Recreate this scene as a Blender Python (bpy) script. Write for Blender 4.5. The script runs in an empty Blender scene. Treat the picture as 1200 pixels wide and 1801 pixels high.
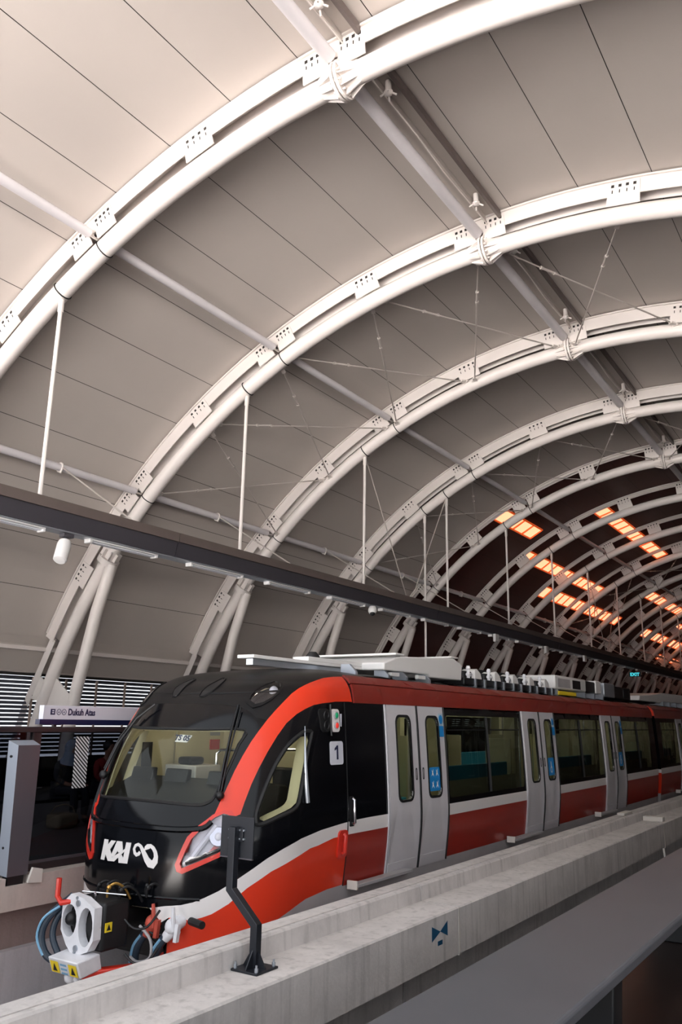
import bpy, bmesh, math, random
import numpy as np
from mathutils import Vector, Matrix, geometry
random.seed(7)
SC = bpy.context.scene
COL = SC.collection
PI = math.pi
R_ = math.radians

# ------------------------------------------------------------------ materials
def lin(c):
    c = c/255.0
    return c/12.92 if c <= 0.04045 else ((c+0.055)/1.055)**2.4
def L3(r, g, b): return (lin(r), lin(g), lin(b), 1.0)

def mat(name, rgb, rough=0.5, metal=0.0, coat=0.0, var=0.0, vscale=3.0, bump=0.0, bscale=40.0, emit=None, spec=0.5):
    m = bpy.data.materials.new(name); m.use_nodes = True
    nt = m.node_tree; b = nt.nodes['Principled BSDF']
    b.inputs['Base Color'].default_value = L3(*rgb)
    b.inputs['Roughness'].default_value = rough
    b.inputs['Metallic'].default_value = metal
    b.inputs['Coat Weight'].default_value = coat
    b.inputs['Coat Roughness'].default_value = 0.04
    b.inputs['Specular IOR Level'].default_value = spec
    tc = nt.nodes.new('ShaderNodeTexCoord')
    if var > 0:
        n = nt.nodes.new('ShaderNodeTexNoise'); n.inputs['Scale'].default_value = vscale; n.inputs['Detail'].default_value = 6
        nt.links.new(tc.outputs['Object'], n.inputs['Vector'])
        r = nt.nodes.new('ShaderNodeValToRGB')
        r.color_ramp.elements[0].position = 0.3; r.color_ramp.elements[1].position = 0.7
        c = L3(*rgb)
        r.color_ramp.elements[0].color = tuple(x*(1-var) for x in c[:3])+(1,)
        r.color_ramp.elements[1].color = tuple(min(1, x*(1+var*0.6)) for x in c[:3])+(1,)
        nt.links.new(n.outputs['Fac'], r.inputs['Fac']); nt.links.new(r.outputs['Color'], b.inputs['Base Color'])
    if bump > 0:
        n2 = nt.nodes.new('ShaderNodeTexNoise'); n2.inputs['Scale'].default_value = bscale; n2.inputs['Detail'].default_value = 4
        nt.links.new(tc.outputs['Object'], n2.inputs['Vector'])
        bp = nt.nodes.new('ShaderNodeBump'); bp.inputs['Strength'].default_value = bump; bp.inputs['Distance'].default_value = 0.01
        nt.links.new(n2.outputs['Fac'], bp.inputs['Height']); nt.links.new(bp.outputs['Normal'], b.inputs['Normal'])
    if emit:
        b.inputs['Emission Color'].default_value = L3(*emit[0]); b.inputs['Emission Strength'].default_value = emit[1]
    return m

def concrete(name, rgb, streak=0.35, dark=0.55):
    m = mat(name, rgb, rough=0.92, bump=0.35, bscale=30)
    nt = m.node_tree; b = nt.nodes['Principled BSDF']
    tc = nt.nodes.new('ShaderNodeTexCoord')
    n1 = nt.nodes.new('ShaderNodeTexNoise'); n1.inputs['Scale'].default_value = 1.6; n1.inputs['Detail'].default_value = 8; n1.inputs['Roughness'].default_value = .65
    mp = nt.nodes.new('ShaderNodeMapping'); mp.inputs['Scale'].default_value = (9, 9, 0.7)
    n2 = nt.nodes.new('ShaderNodeTexNoise'); n2.inputs['Scale'].default_value = 1.3; n2.inputs['Detail'].default_value = 5
    n3 = nt.nodes.new('ShaderNodeTexNoise'); n3.inputs['Scale'].default_value = 34; n3.inputs['Detail'].default_value = 6
    nt.links.new(tc.outputs['Object'], n1.inputs['Vector']); nt.links.new(tc.outputs['Object'], mp.inputs['Vector'])
    nt.links.new(mp.outputs['Vector'], n2.inputs['Vector']); nt.links.new(tc.outputs['Object'], n3.inputs['Vector'])
    c = L3(*rgb)
    def mix(a, fac, col):
        mx = nt.nodes.new('ShaderNodeMix'); mx.data_type = 'RGBA'
        nt.links.new(fac, mx.inputs['Factor'])
        if isinstance(a, tuple): mx.inputs['A'].default_value = a
        else: nt.links.new(a, mx.inputs['A'])
        mx.inputs['B'].default_value = col
        return mx.outputs['Result']
    def ramp(src, p0, p1, v1):
        r = nt.nodes.new('ShaderNodeMapRange'); r.inputs['From Min'].default_value = p0; r.inputs['From Max'].default_value = p1; r.inputs['To Max'].default_value = v1
        nt.links.new(src, r.inputs['Value']); return r.outputs['Result']
    o = mix(c, ramp(n1.outputs['Fac'], .42, .75, .5), tuple(x*dark for x in c[:3])+(1,))
    o = mix(o, ramp(n2.outputs['Fac'], .52, .72, streak), tuple(x*.5 for x in c[:3])+(1,))
    o = mix(o, ramp(n3.outputs['Fac'], .5, .8, .2), tuple(min(1, x*1.25) for x in c[:3])+(1,))
    nt.links.new(o, b.inputs['Base Color'])
    return m

def glassmat(name, tint, refl=1.0, rough=0.02, ior=1.45):
    m = bpy.data.materials.new(name); m.use_nodes = True
    nt = m.node_tree; nt.nodes.clear()
    out = nt.nodes.new('ShaderNodeOutputMaterial'); mx = nt.nodes.new('ShaderNodeMixShader')
    tr = nt.nodes.new('ShaderNodeBsdfTransparent'); tr.inputs['Color'].default_value = tuple(tint)+(1,)
    gl = nt.nodes.new('ShaderNodeBsdfGlossy'); gl.inputs['Roughness'].default_value = rough; gl.inputs['Color'].default_value = (refl, refl, refl, 1)
    lw = nt.nodes.new('ShaderNodeLayerWeight'); lw.inputs['Blend'].default_value = .5
    pw = nt.nodes.new('ShaderNodeMath'); pw.operation = 'POWER'; pw.inputs[1].default_value = 4.5
    nt.links.new(lw.outputs['Facing'], pw.inputs[0])
    fr = nt.nodes.new('ShaderNodeMath'); fr.operation = 'MULTIPLY_ADD'; fr.inputs[1].default_value = .92; fr.inputs[2].default_value = .035
    nt.links.new(pw.outputs[0], fr.inputs[0])
    nt.links.new(fr.outputs[0], mx.inputs['Fac']); nt.links.new(tr.outputs[0], mx.inputs[1]); nt.links.new(gl.outputs[0], mx.inputs[2])
    nt.links.new(mx.outputs[0], out.inputs['Surface'])
    return m

M = {}
M['steel'] = mat('white_painted_steel', (212, 205, 200), .42, var=.05, vscale=1.2)
M['steel_dirty'] = mat('white_steel_dusty', (210, 202, 196), .5, var=.12, vscale=2.5)
M['panel'] = mat('beige_ceiling_panel', (179, 171, 164), .62, var=.06, vscale=.35)
M['panel_red'] = mat('maroon_ceiling_panel', (74, 34, 28), .55, var=.18, vscale=.5)
M['shell'] = mat('roof_outer_shell', (60, 56, 52), .8)
M['beam'] = mat('charcoal_beam_paint', (62, 60, 66), .5, var=.06, vscale=2)
M['beam_top'] = mat('taupe_beam_flange', (96, 86, 82), .5, var=.08)
M['lamp_white'] = mat('lamp_enamel', (225, 224, 222), .3)
M['tube'] = mat('unlit_glass_tube', (205, 208, 214), .15)
M['dark'] = mat('near_black', (18, 18, 20), .55)
M['rubber'] = mat('black_rubber', (14, 14, 16), .6)
M['bolt'] = mat('bolt_hole_dark', (30, 27, 25), .6)
M['concrete'] = concrete('parapet_concrete', (210, 205, 202), .55, .5)
M['concrete2'] = concrete('platform_edge_concrete', (196, 184, 176), .2, .7)
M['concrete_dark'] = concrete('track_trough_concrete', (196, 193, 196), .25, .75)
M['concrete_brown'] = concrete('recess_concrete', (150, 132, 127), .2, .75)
M['ground'] = concrete('outside_ground_concrete', (160, 155, 152), .2, .8)
M['trough_dark'] = mat('dark_floor_and_trough_shade', (52, 50, 50), .95, var=.3, vscale=8)  # dark tone stands in for the deep trough's shade; car floors reuse it
M['tile'] = mat('brown_floor_tile', (46, 35, 31), .35, var=.15, vscale=2)
M['platform_floor'] = mat('grey_platform_floor', (78, 74, 76), .4, var=.12, vscale=1.5)
M['bench'] = mat('grey_bench_steel', (86, 87, 92), .42, var=.05, vscale=2, bump=.05, bscale=200)
M['black_gloss'] = mat('train_black_gloss', (8, 9, 13), .12, spec=.28)
M['roof_black'] = mat('train_roof_black', (14, 14, 16), .36, spec=.25)
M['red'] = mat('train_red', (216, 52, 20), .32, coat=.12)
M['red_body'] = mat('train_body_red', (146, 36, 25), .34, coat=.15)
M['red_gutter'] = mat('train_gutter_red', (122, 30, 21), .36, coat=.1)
M['white'] = mat('train_white', (226, 222, 220), .3, coat=.3)
M['skirt'] = mat('train_skirt_grey', (168, 166, 168), .45, var=.08)
M['door'] = mat('door_silver_grey', (200, 198, 202), .38, metal=.1, var=.04, vscale=2)
M['chrome'] = mat('chrome', (215, 215, 220), .15, metal=1)
M['alu'] = mat('aluminium', (176, 182, 190), .35, metal=.7, var=.06)
M['cream'] = mat('cab_cream', (216, 206, 170), .55)
M['cream_dim'] = mat('saloon_cream', (200, 194, 160), .6)
M['teal'] = mat('teal_seat', (40, 150, 178), .6)
M['blue'] = mat('sticker_blue', (20, 128, 196), .4)
M['sticker_pale'] = mat('sticker_pale', (170, 190, 205), .4)
M['navy'] = mat('sign_navy', (24, 30, 66), .4)
M['sign'] = mat('sign_grey_white', (196, 198, 208), .45)
M['green_lamp'] = mat('green_signal_lens', (20, 120, 80), .2, emit=((20, 140, 90), .35))
M['red_lamp'] = mat('red_signal_lens', (200, 50, 40), .2, emit=((220, 50, 40), .35))
M['cherry'] = mat('red_enamel', (206, 48, 34), .35, coat=.2)
M['coral'] = mat('weathered_red_valve', (196, 84, 68), .5, var=.15, vscale=20)
M['hose'] = mat('dark_blue_hose', (38, 52, 66), .45)
M['hose_stripe'] = mat('hose_blue_print', (120, 168, 200), .5)
M['yellow'] = mat('warning_yellow', (236, 206, 40), .5)
M['castwhite'] = mat('cast_white', (226, 226, 230), .35, var=.08, vscale=9)
M['iron'] = mat('black_iron', (26, 26, 28), .42, metal=.3)
M['brass'] = mat('brass', (190, 150, 80), .35, metal=.9)
M['sign_black'] = mat('black_powder_coat', (26, 29, 36), .45)
M['bluepaint'] = mat('blue_stencil_paint', (10, 76, 112), .7)
M['wood'] = mat('pale_block', (214, 208, 200), .7, var=.08)
M['post_light'] = mat('pale_blue_grey_panel', (160, 168, 180), .4, metal=.3)
M['post_dark'] = mat('dark_grey_panel', (92, 88, 94), .42, metal=.3)
M['rail'] = mat('brown_black_rail', (44, 36, 38), .45)
M['louvre'] = mat('louvre_slat', (70, 72, 82), .5)
M['mullion'] = mat('tan_mullion', (170, 150, 138), .55)
M['skin'] = mat('skin', (150, 105, 82), .55)
M['hijab'] = mat('grey_blue_scarf', (126, 138, 158), .85)
M['cloth_dark'] = mat('dark_clothes', (34, 34, 40), .9)
M['cloth_red'] = mat('red_jacket', (130, 30, 30), .85)
M['hair'] = mat('black_hair', (18, 15, 14), .5)
M['bagtan'] = mat('tan_bag', (120, 104, 80), .8)
M['cable'] = mat('galvanised_cable', (186, 178, 172), .45, metal=.3)
M['purlin'] = mat('purlin_paint', (202, 198, 200), .45, var=.06, vscale=1.5)
M['glass'] = glassmat('windscreen_glass', (.93, .95, .92), refl=.35)
M['glass_dark'] = glassmat('tinted_window', (.48, .50, .48), refl=.4)
M['glass_door'] = glassmat('door_window', (.62, .64, .58), refl=.4)
M['glass_barrier'] = glassmat('smoked_barrier_glass', (.30, .31, .34), refl=.35)
M['lens'] = glassmat('lamp_lens', (.9, .9, .92))
M['lens_red'] = glassmat('red_tail_lens', (.9, .35, .3))
M['skylight'] = mat('orange_skylight', (255, 190, 150), .5, emit=((255, 166, 124), 1.6))
M['skyframe'] = mat('orange_skylight_frame', (226, 104, 48), .6, emit=((230, 90, 36), .45))
M['led'] = mat('saloon_lamp', (255, 250, 240), .5, emit=((255, 246, 232), 6.5))
M['cab_fill'] = mat('cab_fill_light', (255, 250, 240), .5, emit=((255, 244, 220), 9.0))  # glow added to brighten the cab, not a known fitting
M['exit'] = mat('exit_lamp_face', (40, 150, 160), .5, emit=((60, 190, 200), 1.2))
def stripes():
    m = mat('diagonal_stripes', (230, 230, 234), .5)
    nt = m.node_tree; b = nt.nodes['Principled BSDF']
    tc = nt.nodes.new('ShaderNodeTexCoord'); sp = nt.nodes.new('ShaderNodeSeparateXYZ'); nt.links.new(tc.outputs['Object'], sp.inputs[0])
    def mth(op, a, bb=None):
        n = nt.nodes.new('ShaderNodeMath'); n.operation = op
        for i, v in enumerate((a, bb)):
            if v is None: continue
            if isinstance(v, (int, float)): n.inputs[i].default_value = v
            else: nt.links.new(v, n.inputs[i])
        return n.outputs[0]
    s = mth('ADD', mth('MULTIPLY', sp.outputs['Y'], 19.5), mth('MULTIPLY', sp.outputs['Z'], 22.0))
    f = mth('GREATER_THAN', mth('FRACT', s), .5)
    mx = nt.nodes.new('ShaderNodeMix'); mx.data_type = 'RGBA'; nt.links.new(f, mx.inputs['Factor'])
    mx.inputs['A'].default_value = L3(14, 14, 18); mx.inputs['B'].default_value = L3(235, 235, 238)
    nt.links.new(mx.outputs['Result'], b.inputs['Base Color'])
    return m
M['stripes'] = stripes()

# ------------------------------------------------------------------ mesh building
class MB:
    def __init__(s): s.v = []; s.f = []; s.m = []; s.cur = 0
    def mat(s, i): s.cur = i; return s
    def add(s, vs, fs):
        o = len(s.v); s.v += [tuple(map(float, p)) for p in vs]
        for f in fs: s.f.append(tuple(i+o for i in f)); s.m.append(s.cur)
        return s
    def box(s, a, b):
        x0, y0, z0 = a; x1, y1, z1 = b
        return s.add([(x0,y0,z0),(x1,y0,z0),(x1,y1,z0),(x0,y1,z0),(x0,y0,z1),(x1,y0,z1),(x1,y1,z1),(x0,y1,z1)],
                     [(0,3,2,1),(4,5,6,7),(0,1,5,4),(1,2,6,5),(2,3,7,6),(3,0,4,7)])
    def obox(s, c, ax, ay, az):
        c = np.array(c, float); ax, ay, az = (np.array(q, float) for q in (ax, ay, az))
        P = [c+i*ax+j*ay+k*az for k in (-1, 1) for j in (-1, 1) for i in (-1, 1)]
        return s.add(P, [(0,2,3,1),(4,5,7,6),(0,1,5,4),(1,3,7,5),(3,2,6,7),(2,0,4,6)])
    def prism(s, poly, d, cap=True):
        """poly: list of 3d points (planar), extruded by vector d"""
        n = len(poly); d = np.array(d, float)
        P = [np.array(p, float) for p in poly]
        fs = [tuple(range(n-1, -1, -1)), tuple(range(n, 2*n))] if cap else []
        fs += [(i, (i+1) % n, n+(i+1) % n, n+i) for i in range(n)]
        return s.add(P+[p+d for p in P], fs)
    def tube(s, pts, r, n=10, cap=True, closed=False):
        pts = [np.array(p, float) for p in pts]; k = len(pts)
        rs = [r]*k if isinstance(r, (int, float)) else list(r)
        T = []
        for i in range(k):
            a = pts[(i-1) % k] if closed else pts[max(i-1, 0)]; b = pts[(i+1) % k] if closed else pts[min(i+1, k-1)]
            t = b-a; T.append(t/(np.linalg.norm(t)+1e-12))
        up = np.array([0, 0, 1.0]) if abs(T[0][2]) < .9 else np.array([1.0, 0, 0])
        N = np.cross(T[0], up); N /= np.linalg.norm(N)
        vs = []
        for i in range(k):
            N = N-T[i]*(N@T[i]); N /= (np.linalg.norm(N)+1e-12); B = np.cross(T[i], N)
            for j in range(n):
                a = 2*PI*j/n; vs.append(pts[i]+rs[i]*(N*math.cos(a)+B*math.sin(a)))
        fs = []
        for i in range(k if closed else k-1):
            for j in range(n):
                a = i*n+j; b = i*n+(j+1) % n; c = ((i+1) % k)*n+(j+1) % n; d = ((i+1) % k)*n+j
                fs.append((a, b, c, d))
        if cap and not closed:
            fs.append(tuple(range(n-1, -1, -1))); fs.append(tuple(range((k-1)*n, k*n)))
        return s.add(vs, fs)
    def cyl(s, a, b, r, n=12): return s.tube([a, b], r, n)
    def sphere(s, c, r, n=12, m=8, sc=(1, 1, 1)):
        vs = []; fs = []
        for i in range(m+1):
            t = PI*i/m
            for j in range(n):
                p = 2*PI*j/n
                vs.append((c[0]+r*sc[0]*math.sin(t)*math.cos(p), c[1]+r*sc[1]*math.sin(t)*math.sin(p), c[2]+r*sc[2]*math.cos(t)))
        for i in range(m):
            for j in range(n):
                fs.append((i*n+j, (i+1)*n+j, (i+1)*n+(j+1) % n, i*n+(j+1) % n))
        return s.add(vs, fs)
    def sweep(s, prof, frames):
        """prof: list of (a,b); frames: list of (origin, A, B)"""
        n = len(prof); vs = []
        for o, A, B in frames:
            for a, b in prof: vs.append(np.array(o)+a*np.array(A)+b*np.array(B))
        fs = []
        for i in range(len(frames)-1):
            for j in range(n):
                fs.append((i*n+j, i*n+(j+1) % n, (i+1)*n+(j+1) % n, (i+1)*n+j))
        fs.append(tuple(range(n-1, -1, -1))); fs.append(tuple(range((len(frames)-1)*n, len(frames)*n)))
        return s.add(vs, fs)
    def build(s, name, mats, parent=None, bevel=0, smooth=True, loc=None, angle=35, seg=2):
        me = bpy.data.meshes.new(name)
        if parent is not None: org = np.array(WORLD[parent])
        elif loc is not None: org = np.array(loc, float)
        else:
            a = np.array(s.v); org = np.array([(a[:,0].min()+a[:,0].max())/2, (a[:,1].min()+a[:,1].max())/2, a[:,2].min()])
        me.from_pydata([tuple(np.array(p)-org) for p in s.v], [], s.f)
        if not isinstance(mats, (list, tuple)): mats = [mats]
        for q in mats: me.materials.append(M[q] if isinstance(q, str) else q)
        me.polygons.foreach_set('material_index', s.m)
        bm = bmesh.new(); bm.from_mesh(me); bmesh.ops.recalc_face_normals(bm, faces=bm.faces); bm.to_mesh(me); bm.free()
        if smooth:
            me.polygons.foreach_set('use_smooth', [True]*len(me.polygons)); me.set_sharp_from_angle(angle=R_(angle))
        o = bpy.data.objects.new(name, me); COL.objects.link(o)
        WORLD[o] = tuple(org)
        if parent is not None: o.parent = parent
        else: o.location = tuple(org)
        if parent is not None: WORLD[o] = tuple(org)
        if bevel:
            bv = o.modifiers.new('bevel', 'BEVEL'); bv.width = bevel; bv.segments = seg; bv.limit_method = 'ANGLE'; bv.angle_limit = R_(40)
        return o
WORLD = {}
def tag(o, label=None, cat=None, group=None, kind=None):
    if label: o['label'] = label
    if cat: o['category'] = cat
    if group: o['group'] = group
    if kind: o['kind'] = kind
    return o
def thing(name, loc, label, cat, group=None, kind=None):
    o = bpy.data.objects.new(name, None); COL.objects.link(o); o.location = loc; o.empty_display_size = .2
    WORLD[o] = tuple(loc); return tag(o, label, cat, group, kind)
def dup(root, loc, label=None, group=None):
    def cp(o, par):
        c = o.copy(); COL.objects.link(c); c.parent = par
        for ch in KIDS(o): cp(ch, c)
        return c
    c = cp(root, None); c.location = loc
    if label: c['label'] = label
    if group: c['group'] = group
    return c
def KIDS(o): return [x for x in list(COL.objects) if x.parent is o]
def mesh_from(name, verts, faces, mats, midx, parent, normals=None):
    me = bpy.data.meshes.new(name); org = np.array(WORLD[parent]) if parent is not None else np.zeros(3)
    me.from_pydata([tuple(np.array(p)-org) for p in verts], [], faces)
    for q in mats: me.materials.append(M[q] if isinstance(q, str) else q)
    me.polygons.foreach_set('material_index', midx)
    me.polygons.foreach_set('use_smooth', [True]*len(me.polygons))
    if normals is not None: me.normals_split_custom_set_from_vertices([tuple(map(float, n)) for n in normals])
    o = bpy.data.objects.new(name, me); COL.objects.link(o); WORLD[o] = tuple(org)
    if parent is not None: o.parent = parent
    return o
def text_obj(name, s, size, M4, mt, parent=None, bold=0.0, align='LEFT', ext=.001, sx=1.0):
    cu = bpy.data.curves.new(name, 'FONT'); cu.body = s; cu.size = size; cu.extrude = ext; cu.offset = bold; cu.align_x = align; cu.resolution_u = 3
    o = bpy.data.objects.new(name, cu); COL.objects.link(o)
    bpy.context.view_layer.update()
    me = bpy.data.meshes.new_from_object(o.evaluated_get(bpy.context.evaluated_depsgraph_get()))
    COL.objects.unlink(o); bpy.data.objects.remove(o)
    me.transform(M4 @ Matrix.Diagonal((sx, 1, 1, 1)))
    org = Vector(WORLD[parent]) if parent is not None else Vector((0, 0, 0))
    me.transform(Matrix.Translation(-org)); me.materials.clear(); me.materials.append(M[mt])
    ob = bpy.data.objects.new(name, me); COL.objects.link(ob); WORLD[ob] = tuple(org)
    if parent is not None: ob.parent = parent
    return ob
def frame(o, X, Y, Z):
    m = Matrix.Identity(4)
    for i in range(3):
        m[i][0] = X[i]; m[i][1] = Y[i]; m[i][2] = Z[i]; m[i][3] = o[i]
    return m
ORD = ['nearest','second','third','fourth','fifth','sixth','seventh','eighth','ninth','tenth','eleventh','twelfth','thirteenth','fourteenth','fifteenth','sixteenth','seventeenth','eighteenth','nineteenth','twentieth','twenty-first','twenty-second']

# ------------------------------------------------------------------ hall geometry constants
EYE = 1.75
VCX, VCZ, VR = -5.016, -2.753, 13.5376
Y1, SP = 8.321, 5.2
def AY(k): return Y1+SP*(k-1)          # plane of arch k (k=0 stands just outside the picture)
def vp(deg, r, y=0.0):
    a = R_(deg); return np.array([VCX+r*math.sin(a), y, VCZ+r*math.cos(a)])
def vn(deg): a = R_(deg); return np.array([math.sin(a), 0, math.cos(a)])
def vt(deg): a = R_(deg); return np.array([math.cos(a), 0, -math.sin(a)])
KMAX = 19
SKY, SUN, SUNX, SUNZ, EXPO = 1.6, 140.0, -31, 0, 0.25
# ------------------------------------------------------------------ ceiling, shell
A_EDGE = 63.2      # cladding ends here (z about 3.4); lower cladding strip below
YR = AY(5)         # the ceiling turns maroon from the fifth arch on
Y_S, Y_E = 3.0, AY(KMAX)+2.6
seams = [0.2+5.3*k for k in range(-12, 13)]
def ceiling(y0, y1, mt, ny):
    b = MB(); g = .007/14.2*180/PI
    ed = [-A_EDGE]+[s for s in seams if -A_EDGE+1 < s < A_EDGE-1]+[A_EDGE]
    for a0, a1 in zip(ed[:-1], ed[1:]):
        for i in range(3):
            s0 = a0+g+(a1-a0-2*g)*i/3; s1 = a0+g+(a1-a0-2*g)*(i+1)/3
            for j in range(ny):
                ya = y0+(y1-y0)*j/ny; yb = y0+(y1-y0)*(j+1)/ny
                b.add([vp(s0, VR+.66, ya), vp(s1, VR+.66, ya), vp(s1, VR+.66, yb), vp(s0, VR+.66, yb)], [(0, 1, 2, 3)])
    o = b.build('ceiling', mt, loc=(VCX, (y0+y1)/2, 8)); o['kind'] = 'structure'
    return o
tag(ceiling(Y_S, YR, 'panel', 6), 'beige panelled barrel vault over the near half of the hall')
tag(ceiling(YR, Y_E, 'panel_red', 14), 'dark maroon barrel vault over the far half of the hall')
b = MB()
for i in range(-26, 26):
    a0, a1 = i*2.6, (i+1)*2.6
    b.add([vp(a0, VR+.80, Y_S-.3), vp(a1, VR+.80, Y_S-.3), vp(a1, VR+.80, Y_E), vp(a0, VR+.80, Y_E)], [(0, 1, 2, 3)])
tag(b.build('roof', 'shell', loc=(VCX, 30, 9)), 'outer skin of the barrel vault', kind='structure')

# left wall: lower cladding, trim, louvres, dado
b = MB(); y0, y1 = Y_S-6, Y_E
b.add([(-17.70, y0, 3.68), (-18.12, y0, 2.80), (-18.12, y1, 2.80), (-17.70, y1, 3.68)], [(0, 1, 2, 3)])
b.box((-18.3, y0, 2.78), (-18.1, y1, 2.82)).box((-18.6, y0, 3.40), (-17.72, y1, 3.44))
b.build('wall_left', 'panel', loc=(-18, 30, 2.8), smooth=False)['kind'] = 'structure'
b = MB(); b.box((-17.78, y0, 3.30), (-17.66, y1, 3.40)); b.build('trim_1', 'steel', loc=(-17.7, 30, 3.3), bevel=.01)['kind'] = 'structure'
b = MB(); b.box((-18.45, y0, 0.0), (-18.25, y1, .72)); b.build('wall_left_lower', 'rail', loc=(-18.3, 30, 0))['kind'] = 'structure'
# right wall below the vault (unseen; extended and darkened to cut light deep in the vault)
b = MB(); b.box((7.7, 5.0, 0.0), (7.9, y1, 3.7)); b.build('wall_right', 'beam_top', loc=(7.8, 30, 0))['kind'] = 'structure'
b = MB(); b.box((-19, Y_E, -1.3), (9, Y_E+.2, 12)); b.build('wall_far_blocker', 'shell', loc=(-5, Y_E, -1.3))['kind'] = 'structure'  # unseen end closure, added to keep the far vault dark
# louvre screens, one per bay
def louvre(ya, yb):
    b = MB(); z = .78
    while z < 2.66:
        b.prism([(-18.34, ya, z), (-18.27, ya, z+.012), (-18.27, ya, z+.080), (-18.34, ya, z+.068)], (0, yb-ya, 0)); z += .1015
    return b
lr = thing('louvre_screen', (-18.3, AY(0)-5.2+2.6, .72), 'x', 'louvre', 'louvre screens along the left wall')
louvre(AY(-1), AY(0)).build('slats', 'louvre', lr, smooth=False)
for q in range(5):
    yy = AY(-1)+.04+q*1.03
    b = MB(); b.box((-18.26, yy, .72), (-18.22, yy+.055, 2.69)); b.build('mullion', 'mullion', lr)
b = MB(); b.box((-18.36, AY(-1), 2.66), (-18.24, AY(0), 2.70)); b.build('head_rail', 'beam', lr)
for k in range(0, KMAX):
    nm = 'just before the %s arch' % ORD[k]
    dup(lr, (-18.3, AY(k)+2.6, .72), 'grey louvre screen with daylight slits %s' % nm)
lr['label'] = 'grey louvre screen with daylight slits, at the open end of the hall before the arches'

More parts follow.
